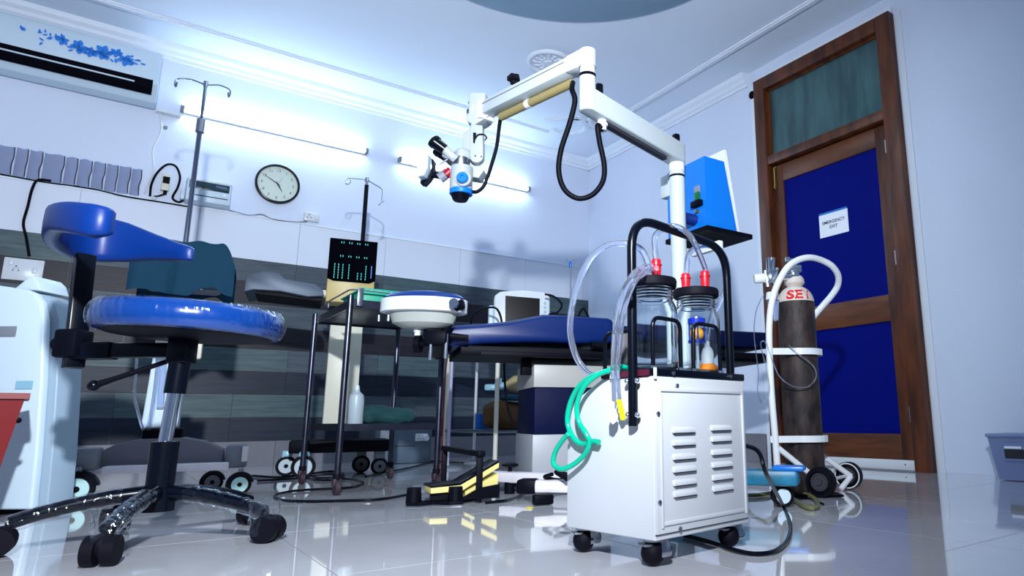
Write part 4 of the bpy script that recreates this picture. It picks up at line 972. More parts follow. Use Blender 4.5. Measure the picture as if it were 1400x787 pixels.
obj('tape_band', MB().cyl(XA @ Vector((LA*.54, -.02, -.012)), XA @ Vector((LA*.54+.02, -.02, -.012)), .0155, seg=20), m_white, fo_)
def knob(P, r, h, nm='lock_knob'):
    k = obj(nm, MB().lathe([(0, 0), (r*.5, 0), (r*.55, h*.3), (r, h*.4), (r, h*.85), (r*.7, h), (0, h)], P, 10, fn=lambda v, a, k: Vector((v.x*(1+.12*math.cos(5*a)), v.y*(1+.12*math.cos(5*a)), v.z))), m_black, mi); return k
kb = XA @ Vector((LA*.62, .02, hA)); knob(kb, .021, .035)
def knob_arm(px, py, D_):
    P = LO(at(px, py, D_)); return P
P = J*.89; knob(Vector((P.x, P.y, zb+.072)), .0145, .045)
knob(Vector((0, 0, zb+.072)), .0145, .045)
obj('gland', MB().cyl((J.x*.86, J.y*.86, zb-.035), (J.x*.86, J.y*.86, zb), .014, seg=20).cyl((J.x*.86, J.y*.86, zb-.02), (J.x*.86, J.y*.86, zb-.01), .018, seg=8), m_white, mi)
# end of the arm and the optical head (drawn in the plane facing the photograph)
PE = at(645, 160, (Vector((pc.x+E_.x, pc.y+E_.y, za_))-C0).dot(fw)); HF = Fr((PE.x, PE.y)); 
hm = Matrix.Translation((PE.x-pc.x, PE.y-pc.y, 0)) @ Matrix.Rotation(CAMRZ, 4, 'Z')
h = lambda x, y, yo=0: HF.hit(x, y, yo)
def hbox(name, x0, y0, x1, y1, ya, yb, m, bev=.004):
    a, b = h(x0, y1, ya), h(x1, y0, ya); return obj(name, MB().box(((a[0]+b[0])/2, (ya+yb)/2, (a[1]+b[1])/2), (b[0]-a[0], yb-ya, b[1]-a[1]), bev=bev, M=hm), m, mi)
def hcyl(name, p, q, r, m, r2=None, parent=None, seg=24, yo=0, yo2=None):
    a, b = HF.h3(*p, yo), HF.h3(*q, yo if yo2 is None else yo2); return obj(name, MB().cyl(hm @ a, hm @ b, r, r2, seg=seg), m, parent or mi)
hbox('tail_plate', 640, 126, 664, 162, -.02, .06, m_scope)
obj('tail_shelf', MB().prism([h(641, 170), h(641, 160), h(662, 155), h(674, 157), h(668, 165), h(650, 176)], -.03, .04, 'XZ', bev=.002, M=hm), m_scope, mi)
hcyl('swivel_pin', (648, 166), (648, 178), .012, m_steel)
hcyl('swivel_barrel', (644, 151), (645, 165), .017, m_steel)
hcyl('tilt_handle', (641, 140), (650, 145), .006, m_steel)
obj('link_plate', MB().prism([h(632, 222), h(632, 182), h(644, 173), h(652, 173), h(652, 222), h(662, 232), h(654, 243), h(636, 240)], .0, .06, 'XZ', bev=.003, M=hm), m_scope, mi)
pts = [h(646, 174)] + [h(662, 176)] + [h(663, 205)]
cx_, cz_ = h(654, 218); rr = (h(663, 216)[0]-h(645, 216)[0])/2
for i in range(9): a = -PI*i/8; pts.append((cx_+rr*math.cos(a), cz_+rr*math.sin(a)))
obj('side_cover', MB().prism(pts, -.03, .0, 'XZ', bev=.003, M=hm), m_scope, mi)
scw = MB()
for px, py in ((650, 213), (658, 214)): a = HF.h3(px, py, -.031); scw.cyl(hm @ a, hm @ (a+Vector((0, -.002, 0))), .0028, seg=8)
obj('screw', scw, m_label, mi)
obj('wire_loop', MB().tube([hm @ HF.h3(a, b, -.02) for a, b in ((652, 193), (650, 180), (646, 165), (645, 152), (648, 143))], .0028, 8), m_cream, mi)
obj('wire_loop', MB().tube([hm @ HF.h3(a, b, -.035) for a, b in ((649, 190), (654, 184), (662, 184), (665, 188), (663, 192))], .0026, 8).cyl(hm @ HF.h3(649, 182, -.035), hm @ HF.h3(648, 195, -.035), .006, .003, seg=12), m_black, mi)
a, b = HF.h3(628, 222, -.02), HF.h3(629, 263, -.02)
c1 = (h(646, 240, -.02)[0]-h(616, 240, -.02)[0])/2; bx = (h(646, 240, -.02)[0]+h(616, 240, -.02)[0])/2
ztp, zbt = h(628, 221)[1], h(630, 266)[1]; zmid = h(628, 232)[1]
obj('optics_body', MB().lathe([(c1*.96, zbt), (c1*1.02, zbt+.01), (c1, zmid), (c1*.98, zmid), (0, zmid)], (bx, -.02, 0), 36, None), m_scope, mi)
o_b = bpy.data.objects['optics_body']; o_b.data.transform(hm)
def hl(name, prof, c, m, M=None, seg=32):
    o = obj(name, MB().lathe(prof, c, seg, M), m, mi); o.data.transform(hm); return o
hl('optics_collar', [(c1*.78, zmid), (c1*.80, zmid+.002), (c1*.80, ztp), (c1*.7, ztp+.004), (0, ztp+.004)], (bx-.004, -.02, 0), m_steel)
hl('blue_band', [(c1*.99, zbt-.008), (c1*1.03, zbt-.006), (c1*1.03, zbt+.010), (c1*.9, zbt+.011), (0, zbt+.011)], (bx+.001, -.02, 0), m_brightblue)
hl('objective_lens', [(0, zbt-.030), (c1*.60, zbt-.030), (c1*.68, zbt-.026), (c1*.86, zbt-.008), (0, zbt-.008)], (bx-.001, -.02, 0), m_blackg)
RX = Matrix.Rotation(R(90), 4, 'X'); kc = HF.h3(634, 245, -.02-c1)
hl('knob_boss', [(.026, -.02), (.027, .006), (.024, .009), (0, .009)], tuple(kc), m_scope, RX)
hl('focus_knob', [(.0195, 0), (.0195, .022), (.016, .026), (.008, .026), (.006, .021), (0, .021)], tuple(kc), m_brightblue, RX)
obj('head_hood', MB().sup(tuple(hm @ HF.h3(632, 215, -.0)), (.030, .034, .030), .7, 24), m_scope, mi)
# eyepieces
E0, E1, E2 = HF.h3(622, 214, -.02), HF.h3(609, 209, -.03), HF.h3(598, 202, -.04)
for s in (-1, 1):
    off = Vector((0, s*.028-.01, s*-.004))
    tb = obj('eyepiece_tube', MB().cyl(hm @ (HF.h3(625, 222, -.02)+off*.6), hm @ (E1+off), .016, seg=22), m_scope, mi)
    ee = obj('eyecup', MB().cyl(hm @ (HF.h3(612, 212, -.03)+off), hm @ (E2+off), .0185, .022, seg=22), m_blackg, tb)
    obj('eyecup_lip', MB().cyl(hm @ (HF.h3(600, 203, -.04)+off), hm @ (HF.h3(597, 200, -.04)+off), .024, .024, seg=22), m_rubber, ee)
obj('eyepiece_bridge', MB().prism([h(610, 222), h(612, 216), h(628, 216), h(628, 226), h(615, 225)], -.06, .02, 'XZ', bev=.002, M=hm), m_grey, mi)
hcyl('adjust_lever', (600, 225), (613, 217), .0035, m_steel, yo=-.05)
# assistant scope at the left
obj('assistant_screen', MB().prism([h(577, 248), h(576, 232), h(580, 221), h(586, 216), h(591, 217), h(590, 236), h(585, 246)], -.050, -.010, 'XZ', bev=.002, M=hm), m_acwhite, mi)
obj('screen_frame', MB().prism([h(576, 252), h(577, 246), h(586, 244), h(591, 232), h(591, 218), h(594, 220), h(594, 236), h(588, 246), h(581, 253)], -.012, .02, 'XZ', M=hm), m_blackg, mi)
hcyl('assistant_tube', (588, 238), (606, 241), .012, m_black)
hcyl('assistant_elbow', (601, 244), (613, 235), .019, m_grey)
hcyl('red_knob', (610, 239), (617, 233), .017, m_red3, yo=-.01)
obj('head_cable', MB().tube([hm @ HF.h3(a, b, -.02) for a, b in ((686, 152), (683, 170), (679, 200), (672, 225), (666, 244), (660, 256), (652, 262), (645, 262))], .0065, 10), m_black, mi)
dL = dJ
K = lambda a, b, D: LO(at(a, b, D))
obj('arm_cable', MB().tube([XA @ Vector((.085, -.02, -.012)), K(782, 122, dJ+.01), K(786, 138, dJ), K(779, 168, dJ), K(767, 205, dJ), K(764, 235, dJ), K(772, 259, dJ), K(790, 271, dJ), K(810, 266, dJ), K(824, 248, dJ), K(826, 225, dJ), K(820, 195, dJ), K(817, 172, dJ), Vector((J.x*.86, J.y*.86, zb-.03))], .0085, 12), m_black, mi)
# control box
def cpt(x, y, D): return LO(at(x, y, D))
tN, bN = cpt(963, 213, 2.46), cpt(966, 315, 2.46); tL, bL = cpt(912, 237, 2.64), cpt(912, 312, 2.64)
bL.z = bN.z; tL.z = tN.z; bL.x, bL.y = tL.x, tL.y; bN.x, bN.y = tN.x, tN.y
dirL = (tL-tN); dirR = Vector((dirL.y, -dirL.x, 0)).normalized(); 
if dirR.dot(Vector((fw.x, fw.y, 0))) < 0: dirR = -dirR
tR, bR = tN+dirR*.10, bN+dirR*.155; tM, bM = tL+dirR*.10, bL+dirR*.155
cbx = MB()._add([tN, bN, bL, tL, tR, bR, bM, tM], [(0, 1, 2, 3), (4, 7, 6, 5), (0, 4, 5, 1), (3, 2, 6, 7), (0, 3, 7, 4), (1, 5, 6, 2)])
cb = obj('control_box', cbx, m_brightblue, mi, smooth=False)
up2 = Vector((0, 0, 1)); w_ = dirL*.0
pw = [tR+dirR*.002+up2*.05, bR+dirR*.002-up2*.01, bM+dirR*.002-up2*.01, tM+dirR*.002+up2*.05]; q_ = [p+dirR*.012 for p in pw]
obj('white_front_panel', MB()._add(pw+q_, [(0, 1, 2, 3), (4, 7, 6, 5), (0, 4, 5, 1), (3, 2, 6, 7), (0, 3, 7, 4), (1, 5, 6, 2)]), m_white, cb, smooth=False)
e0 = [bN-dirR*.015-dirL.normalized()*.02-up2*.002, bR+dirR*.06-dirL.normalized()*.02-up2*.002, bM+dirR*.06-up2*.002, bL-dirR*.015-up2*.002]; e1 = [p-up2*.018 for p in e0]
obj('bottom_tray', MB()._add(e0+e1, [(0, 1, 2, 3), (4, 7, 6, 5), (0, 4, 5, 1), (3, 2, 6, 7), (0, 3, 7, 4), (1, 5, 6, 2)]), m_black, cb, smooth=False)
fn_ = -dirR; dl = dirL.normalized()
def onbox(f, z, w, hgt, t, nm, m): # on the face towards the column
    c = tN+dirL*f+up2*(z)+fn_*t/2; M = Matrix(((dl.x, fn_.x, 0, c.x), (dl.y, fn_.y, 0, c.y), (0, 0, 1, c.z), (0, 0, 0, 1)))
    return obj(nm, MB().box((0, 0, 0), (w, t, hgt), bev=.001, M=M), m, cb)
Hb = tN.z-bN.z
onbox(.20, -Hb*.44, .032, .03, .004, 'grey_label', m_grey); onbox(.20, -Hb*.55, .03, .042, .006, 'power_switch', mat('green_switch', (.0, .10, .02), .3)); onbox(.18, -Hb*.65, .05, .022, .02, 'mains_plug', m_black)
onbox(.20, -Hb*.75, .014, .012, .01, 'brass_terminal', m_brass)
c = tN+dirL*.30-up2*Hb*.85; obj('cable_connector', MB().cyl(c, c+fn_*.05, .022, seg=18).cyl(c+fn_*.05, c+fn_*.065+dl*.03, .018, seg=18), mat('navy_connector', (.005, .02, .15), .4), cb)
sp_ = [bL+dl*.0-up2*.05, bN-up2*.05]
obj('warning_strip', MB().box(tuple(bN+dirR*.05-up2*.065+dl*.06), (.16, .02, .03), bev=.002, rz=math.atan2(dl.y, dl.x)), m_white, cb)
obj('yellow_label', MB().box(tuple(bN+dirR*.05-up2*.055+dl*.06-dirR*.0105), (.10, .001, .010), rz=math.atan2(dl.y, dl.x)), m_yellow, cb, smooth=False)
obj('back_bracket', MB().box((tL.x, tL.y, zb-.02), (.03, .05, .09), bev=.002), m_arm, mi)
# base of the microscope
hubz = .10
obj('base_hub', MB().box((0, 0, .075), (.26, .26, .06), bev=.02, rz=R(20)), m_tealblue, mi)
def leg(px, py, D, z0_, m, w=.06, hh=.045, nm='base_leg'):
    P = LO(at(px, py, D)); P.z = 0; a = math.atan2(P.y, P.x); L = P.length
    return P, obj(nm, MB().box((L/2+.03, 0, z0_), (L, w, hh), bev=.012, M=Matrix.Rotation(a, 4, 'Z')), m, mi), a
def mcast(P, r=.034, cen=m_palecyan):
    a = math.atan2(P.y, P.x)
    v = Vector((rt.x, rt.y, 0)).normalized()*.0; f2 = Vector((fw.x, fw.y, 0)).normalized()
    k = obj('caster', MB().cyl(P+Vector((0, 0, r))-f2*.02, P+Vector((0, 0, r))+f2*.02, r, seg=30), m_rubber, mi)
    obj('wheel_disc', MB().cyl(P+Vector((0, 0, r))-f2*.023, P+Vector((0, 0, r))-f2*.0205, r*.68, seg=30), cen, k); return k
P, lo_, a = leg(1080, 660, 2.10, .092, m_tealblue, .07, .05)
obj('leg_cap', MB().box(tuple(P+Vector((0, 0, .122))), (.10, .07, .016), bev=.006, rz=a), m_brightblue, mi)
mcast(LO(fl(1070, 692)), .034, m_acwhite)
P, lo_, a = leg(722, 664, 2.28, .055, m_whitetape, .06, .042)
obj('leg_end', MB().box(tuple(P+Vector((0, 0, .055))), (.07, .07, .05), bev=.012, rz=a), m_black, mi)
f1 = LO(fl(742, 690)); obj('levelling_foot', MB().box(tuple(f1+Vector((0, 0, .018))), (.07, .035, .034), bev=.008, rz=R(-10)), m_black, mi)
obj('coiled_cable', MB().tube([LO(at(755, 648, 2.25)), LO(at(745, 652, 2.28)), LO(at(765, 656, 2.3)), LO(at(778, 650, 2.25)), LO(at(760, 645, 2.25)), LO(at(775, 655, 2.2))], .007, 10), m_black, mi)
P, lo_, a = leg(664, 655, 2.62, .062, m_whitetape, .05, .042)
kk = LO(fl(697, 674)); kk.z = 0
kk = P.lerp(Vector((0, 0, 0)), .14)
obj('adjust_knob', MB().cyl(kk+Vector((0, 0, .08)), kk+Vector((0, 0, .105)), .008, seg=12).lathe([(0, 0), (.02, 0), (.034, .005), (.03, .012), (.012, .016), (0, .016)], tuple(kk+Vector((0, 0, .10))), 10), m_black, mi)
obj('levelling_foot', MB().cyl(kk+Vector((0, 0, .0)), kk+Vector((0, 0, .045)), .020, seg=18), m_black, mi)
# ================================================================ SUCTION UNIT
CZ = R(8); CO = (.847, 1.018); K = Fr(CO, CZ); kh = K.hit
su = thing('suction_unit', 'cream-white wheeled suction cabinet with black push handle and louvred side', 'suction machine', (CO[0], CO[1], 0), CZ)
CW = kh(1022, 650)[0]; CD = .262; CB, CT = kh(894.7, 740.7)[1], kh(893, 513)[1]; CT2 = kh(893, 504)[1]
def yface(px, py):   # local y,z where the sight line meets the left-hand side of the cabinet
    d = ray(px, py); t = ((K.o-C0).dot(K.ax))/d.dot(K.ax); P = K.loc(C0+d*t); return P.y, P.z
yc0 = yface(823, 512)[0]; zc0 = yface(777, 556)[1]
body = MB().prism([(0, CB), (0, CT), (yc0, CT), (CD, zc0), (CD, CB)], 0, CW, 'YZ', bev=.003)
obj('cabinet_body', body, m_cart, su)
obj('top_plate', MB().box((CW/2, yc0/2, (CT+CT2)/2+.001), (CW+.004, yc0+.004, CT2-CT+.002), bev=.002), m_blackg, su)
obj('maroon_strip', MB().box((-.003, yc0*.5, (CT+CT2)/2), (.004, yc0*.9, CT2-CT-.001)), mat('maroon_strip', (.07, .006, .02), .4), su)
obj('strip_clip', MB().box((-.006, CD*.40, (CT+CT2)/2), (.006, .022, CT2-CT+.004), bev=.001), m_white, su)
obj('corner_seam', MB().box((.003, -.003, (CT+CT2)/2-.002), (.008, .003, CT2-CT+.01), bev=.001), m_white, su)
# access door on the right-hand face with raised frame and louvres
x0, z0_ = kh(896.5, 731); x1, z1 = kh(1014, 534); z1 = kh(960, 532)[1]
dr = obj('access_panel', MB().box(((x0+x1)/2, -.002, (z0_+z1)/2), (x1-x0, .004, z1-z0_), bev=.001), m_cart, su)
obj('panel_border', MB().box(((x0+x1)/2, -.005, z1-.004), (x1-x0-.03, .004, .008), bev=.0015).box(((x0+x1)/2, -.005, z0_+.018), (x1-x0-.03, .004, .008), bev=.0015).box((x0+.016, -.005, (z0_+z1)/2), (.006, .004, z1-z0_-.02), bev=.0015).box((x1-.008, -.005, (z0_+z1)/2), (.006, .004, z1-z0_-.02), bev=.0015), m_cart, dr)
obj('door_gap', MB().box(((x0+x1)/2, -.0012, z0_-.001), (x1-x0+.002, .003, .0015)).box((x1+.001, -.0012, (z0_+z1)/2), (.0015, .003, z1-z0_)), m_label, dr, smooth=False)
lou = None; xc1, xc2 = (kh(917, 590)[0]+kh(946, 588)[0])/2, (kh(968, 588)[0]+kh(997, 586)[0])/2
for cxl, ys in ((xc1, [(932, 590), (932, 607), (932, 626), (932, 643), (932, 661), (933, 676)]), (xc2, [(982, 587), (982, 602), (982, 620), (982, 637), (983, 654), (983, 669)])):
    for p in ys:
        z = kh(p[0], p[1]-2)[1]
        if lou is None:
            prf = [(-.003, .008), (-.009, .002), (-.0095, -.004), (-.0085, -.0055), (-.003, -.004)]
            lou = obj('louvre', MB().prism(prf, -.036, .036, 'YZ', bev=.0015), m_cart, dr); o = lou
            obj('slot', MB().box((0, -.0068, -.0054), (.066, .005, .0016)), m_dark, lou, smooth=False)
        else: o = copy_tree(lou, dr)
        o.location = (cxl, 0, z)
for i, (px, py) in enumerate(((923, 527), (897, 565), (899, 686), (927, 722))):
    a = kh(px, py); k = obj('screw', MB().cyl((a[0], -.004, a[1]), (a[0], -.0075, a[1]), .0042, seg=12), m_steel, su)
for px, py in ((919, 510), (997, 514.5)): a = kh(px, py); obj('screw', MB().cyl((a[0], -.002, a[1]), (a[0], -.006, a[1]), .004, seg=12), m_steel, su)
# hooded ball casters
def bcast(x, y, rz):
    M = Matrix.Translation((x, y, 0)) @ Matrix.Rotation(rz, 4, 'Z')
    k = obj('caster', MB().ball((-.004, 0, .024), (.0235, .024, .024), 24, M), m_rubber, su)
    hdm = MB(); 
    def hf(u, v):
        a = -PI*.02+PI*1.08*u; b = -PI*.5+PI*.62*v+PI*.42; r = .0300
        return M @ Vector((.006+r*math.cos(b)*math.sin(a)*1.0, -r*math.cos(a)*math.cos(b)*1.0, .027+r*math.sin(b)))
    obj('hood', hdm.grid(hf, 18, 10, .0015), m_chrome, k)
    obj('swivel', MB().cyl(M @ Vector((0, 0, .046)), M @ Vector((0, 0, .051)), .021, seg=24).cyl(M @ Vector((0, 0, .040)), M @ Vector((0, 0, .050)), .012, seg=18), m_steel, k)
    obj('fork_lip', MB().box((-.012, 0, .040), (.030, .034, .004), bev=.001, M=M), m_steel, k)
for x, y, rz in ((.026, .028, R(-25)), (CW-.035, .03, R(-20)), (.028, CD-.03, R(-25)), (CW-.035, CD-.03, R(-20))): bcast(x, y, rz)
# push handle
hy = .045; za_, zb2 = K.h3(873, 583).z, 0
hz = None
def hx(x, y): q = K.h3(x, y, hy); return q
top_z = hx(900, 306).z
xl = -.012; xr_ = CW+.012
tubeP = fillet([Vector((xl, hy, hx(873, 582).z)), Vector((xl, hy, top_z)), Vector((xr_, hy, top_z-.012)), Vector((xr_, hy, CT-.10))], .075, 8)
hnd = obj('push_handle', MB().tube(tubeP, .0098, 16, smooth=False), m_blackg, su)
bl = MB()
for z in (hx(873, 521).z, hx(873, 567).z):
    for dy in (-.014, .014): bl.ball((xl-.002, hy+dy, z), (.006, .0065, .0065), 12)
    bl.box((xl, hy, z), (.008, .03, .006), bev=.001)
obj('bolt', bl, m_chrome, hnd)
# jar guards
def guard(xa, xb, y, zt, bk=.0):
    z = CT2+.002
    P = fillet([(xa, y, z), (xa+bk, y, zt), (xb-bk, y, zt), (xb, y, z)], .022, 6)
    g = obj('jar_guard', MB().tube(P, .0045, 12, smooth=False), m_blackg, su)
    obj('guard_foot', MB().cyl((xa, y, z-.001), (xa, y, z+.006), .0065, seg=12).cyl((xb, y, z-.001), (xb, y, z+.006), .0065, seg=12), m_chrome, g)
gy = .012
xs_ = [K.hit(893, 500, gy)[0], K.hit(931, 502, gy)[0], K.hit(948, 503, gy)[0], K.hit(985, 506, gy)[0]]
guard(xs_[0], xs_[1], gy, K.hit(912, 436, gy)[1]); guard(xs_[2], xs_[3], gy, K.hit(966, 444, gy)[1], .004)
P_ = [(.010, .06, CT2), (.010, .06, CT2+.085), (.010, .15, CT2+.085), (.010, .15, CT2)]
g = obj('jar_guard', MB().tube(fillet(P_, .02, 5), .0045, 10, smooth=False), m_blackg, su)
# jars
jr = .056
def jar(px, py_bot, ry, name_l, h_, ztop):
    c = K.hit(px, py_bot, ry); x = c[0]
    w = K.o + K.ax*x + K.ay*ry
    t = thing('suction_jar', name_l, 'jar', (w.x, w.y, CT2+.003), CZ, 'suction jars on the cabinet')
    n = h_/.19
    out = [(0, 0), (jr*.80, 0), (jr*.95, .006), (jr, .018), (jr, .125*n), (jr*.97, .140*n), (jr*.86, .152*n), (jr*.80, .158*n)]
    z = .158*n
    for q in range(4): out += [(jr*.80, z+.001), (jr*.84, z+.0032), (jr*.84, z+.0045), (jr*.80, z+.0065)]; z += .0068
    out += [(jr*.80, z+.004)]
    zt = z+.004
    inn = [(jr*.75, zt), (jr*.75, .158*n), (jr*.82, .150*n), (jr*.93, .138*n), (jr*.955, .124*n), (jr*.955, .02), (jr*.90, .009), (jr*.75, .0045), (0, .0045)]
    obj('glass_jar', MB().lathe(out+inn, seg=56), m_glass, t, ang=60)
    obj('jar_lid', MB().lathe([(jr*.70, zt-.004), (jr*.9, zt-.006), (jr*.98, zt-.002), (jr*1.0, zt+.010), (jr*.96, zt+.016), (0, zt+.017)], seg=48), m_rubber, t)
    return t, w, x, zt+.017
j1, w1, jx1, t1 = jar(893, 500, .082, 'left glass suction jar with black lid and one red nozzle', .19, 0)
j2, w2_, jx2, t2_ = jar(954, 504, .090, 'right glass suction jar holding an orange float in a blue cage', .19, 0)
def nozzle(t, x, y, z, r=.0112, h=.044, side=False, tilt=0.):
    M = Matrix.Translation((x, y, z)) @ Matrix.Rotation(tilt, 4, 'Y')
    o = obj('red_nozzle', MB().lathe([(0, -.002), (r*.85, -.002), (r*.9, h*.1), (r*1.0, h*.55), (r*1.0, h*.66), (r*1.18, h*.68), (r*1.18, h*.74), (r*.95, h*.76), (r*.95, h*.95), (r*.85, h), (0, h)], seg=24, M=M), m_red, t)
    if side: obj('side_port', MB().cyl(M @ Vector((0, 0, h*.45)), M @ Vector((-.016, 0, h*.45)), .0045, seg=12).cyl(M @ Vector((-.012, 0, h*.45)), M @ Vector((-.019, 0, h*.40)), .0065, seg=12), m_red, o)
nozzle(j1, .002, -.012, t1, side=True); nozzle(j2, -.022, .012, t2_, h=.038); nozzle(j2, .010, -.022, t2_)
# float cage in the right jar
fc = obj('float_cage', MB().lathe([(.018, .118), (.021, .118), (.021, .132), (.010, .136), (0, .136)], (-.012, -.01, 0), 24), mat('blue_plastic_cage', (.0, .02, .45), .35), j2)
bars = MB()
for k in range(4):
    a = PI/4+k*PI/2; bars.cyl((-.012+.018*math.cos(a), -.01+.018*math.sin(a), .076), (-.012+.018*math.cos(a), -.01+.018*math.sin(a), .12), .0017, seg=8)
bars.lathe([(.014, .074), (.021, .074), (.021, .080), (.014, .080)], (-.012, -.01, 0), 24)
obj('cage_bars', bars, bpy.data.materials['blue_plastic_cage'], fc)
obj('float_ball', MB().ball((-.012, -.01, .096), .0165, 20), mat('orange_ball', (1, .42, .01), .4), fc)
obj('dip_tube', MB().cyl((-.012, -.01, .012), (-.012, -.01, .076), .004, seg=12), m_acwhite, fc)
ob = obj('sediment_float', MB().lathe([(0, .006), (.022, .006), (.024, .010), (.022, .020), (.016, .026), (0, .026)], (.024, -.012, 0), 24), m_orange, j2)
obj('float_bottle', MB().lathe([(.015, .024), (.0155, .05), (.012, .062), (.006, .068), (.0055, .080), (0, .081)], (.024, -.012, 0), 24), m_paper, ob)
# clear tubes
def kw(P): return K.o + K.ax*P[0] + K.ay*P[1] + Vector((0, 0, P[2]))
def kp(x, y, yo): a = K.hit(x, y, yo); return kw((a[0], yo, a[1]))
def KX(x, y, xo):   # where the sight line meets the plane x = xo of the cabinet (its left-hand side)
    d = ray(x, y); t = ((K.o+K.ax*xo-C0).dot(K.ax))/d.dot(K.ax); return C0+d*t
def dpt(P): return (P-C0).dot(fw)
n1 = kw((jx1+.002, .082-.012, CT2+.003+t1+.042)); n2 = kw((jx2-.022, .100, CT2+.003+t2_+.036)); n3 = kw((jx2+.010, .068, CT2+.003+t2_+.042))
ct = lambda pts, r, l, m=m_tube: cable('clear_tube', pts, r, m, l, 'tube', seg=20, group='clear tubes of the suction unit')
D0 = dpt(n1)
ct([n1, at(895, 325, D0), at(906, 314, D0), at(922, 309, D0+.01), at(938, 317, D0+.02), at(950, 333, D0+.02), n3+Vector((0, 0, .012)), n3], .0066, 'clear tube arching between the two front red nozzles of the suction jars')
D3 = dpt(n2)
ct([n2, at(941, 350, D3), at(950, 340, D3+.01), at(966, 335, D3+.02), at(984, 342, D3+.03), at(994, 362, D3+.04), at(993, 390, D3+.05), at(984, 412, D3+.06), at(974, 432, D3+.07), at(968, 460, D3+.08), kp(966, 500, CD-.02)+Vector((0, 0, .0))], .0070, 'clear tube looping right from the rear red nozzle down behind the right jar')
sp_ = kw((jx1-.018, .07, CT2+.003+t1+.015))
ct([sp_, at(880, 345, D0), at(868, 336, D0), at(850, 332, D0), at(828, 336, D0+.01), at(806, 355, D0+.03), at(790, 388, D0+.04), at(781, 425, D0+.05), at(780, 458, D0+.05), at(788, 488, D0+.05), at(800, 505, D0+.04), at(812, 512, D0+.03)], .0074, 'large clear tube sweeping left in a wide arc from the left jar')
D1 = dpt(KX(850, 520, -.02))
ct([at(893, 364, D0-.03), at(880, 365, D0-.04), at(866, 375, D1-.02), at(852, 400, D1-.01), at(843, 435, D1), at(840, 470, D1), at(839, 500, D1), at(840, 525, D1), at(841, 548, D1), at(839, 562, D1)], .0064, 'clear tube hanging down the left side of the cabinet to a white connector')
ct([at(900, 366, D0-.03), at(884, 372, D0-.04), at(868, 385, D1-.03), at(857, 410, D1-.02), at(850, 440, D1-.01), at(847, 475, D1-.01), at(844, 505, D1-.01), at(845, 530, D1-.01), at(847, 550, D1-.01)], .0056, 'clear tube hanging beside the white one and ending in a yellow connector')
p0, p1 = at(846, 546, D1-.012), at(852, 574, D1-.012)
yc_ = thing('yellow_connector', 'yellow ribbed connector at the end of the hanging clear tube', 'connector', tuple(p0)); v = p1-p0; L = v.length
obj('ribbed_body', MB().lathe([(0, 0), (.0060, 0), (.0064, L*.1), (.0056, L*.12), (.0056, L*.52), (.0068, L*.55), (.0068, L*.62), (.0050, L*.64), (.0056, L*.75), (.0056, L*.95), (.004, L), (0, L)], seg=18, M=zto(v)), m_yellow, yc_)
obj('ridge', MB().lathe([(.0060, L*.3), (.0066, L*.32), (.0060, L*.34)], seg=18, M=zto(v)), m_yellow, yc_)
p0 = at(837, 553, D1-.003)
wc = thing('white_connector', 'white pointed connector hanging beside the yellow one', 'connector', tuple(p0), CAMRZ)
obj('tag', MB().prism([(0, .002), (.007, -.010), (.012, -.022), (.010, -.033), (.001, -.040), (-.008, -.030), (-.008, -.014)], -.004, .004, 'XZ', bev=.0015), m_white, wc)
obj('stem', MB().cyl((0, 0, -.01), (.002, 0, .006), .0048, seg=14), m_white, wc)
GX = lambda x, y, o=-.015: KX(x, y, o)
cable('green_tube', [kw((.03, .10, CT2+.008)), kw((.005, .10, CT2+.010)), GX(822, 510), GX(806, 516), GX(790, 530), GX(779, 553), GX(776, 578), GX(784, 598), GX(797, 607), GX(811, 603), GX(819, 604)], .0058, m_green, 'green tube coil hanging over the left edge of the cabinet', 'tube', seg=14)
cable('green_tube', [GX(836, 506, -.012), GX(818, 512, -.022), GX(799, 528, -.03), GX(789, 552, -.03), GX(791, 575, -.028), GX(801, 592, -.024), GX(806, 604, -.02), GX(800, 620, -.02), GX(785, 634, -.022), GX(768, 641, -.03), GX(757, 634, -.03), GX(759, 618, -.03), GX(769, 602, -.03), GX(777, 593, -.03)], .0056, m_green, 'inner loop of green tube curling away left near the cabinet base', 'tube', seg=14)
# white strap between the lids
cable('white_strap', [kw((jx1+.02, .08, CT2+t1+.018)), kw(((jx1+jx2)/2, .10, CT2+t1+.010)), kw((jx2-.01, .12, CT2+t2_+.006))], .005, m_white, 'flat white strap lying across both black jar lids', 'strap', flat=.3)
single('rear_cup', MB().lathe([(0, 0), (.02, 0), (.022, .03), (.02, .10), (0, .10)], seg=24), mat('smoky_cup', (.10, .09, .10), .3), 'dark smoky cylinder standing behind the left suction jar', 'container', tuple(kw((K.hit(850, 450, .20)[0], .20, CT2+.003))))
# power cable of the cabinet
cable('power_cable', [kw((CW+.002, .12, .215)), at(1030, 612, 1.56), at(1048, 648, 1.55), fl(1070, 690, .03), fl(1080, 715, .006), fl(1078, 735, .006), fl(1062, 752, .006), fl(1035, 757, .006), fl(1005, 752, .006), fl(975, 742, .006), fl(950, 735, .006), fl(935, 731, .006)], .0052, m_blackg, 'black power cable looping from the suction cabinet across the floor')

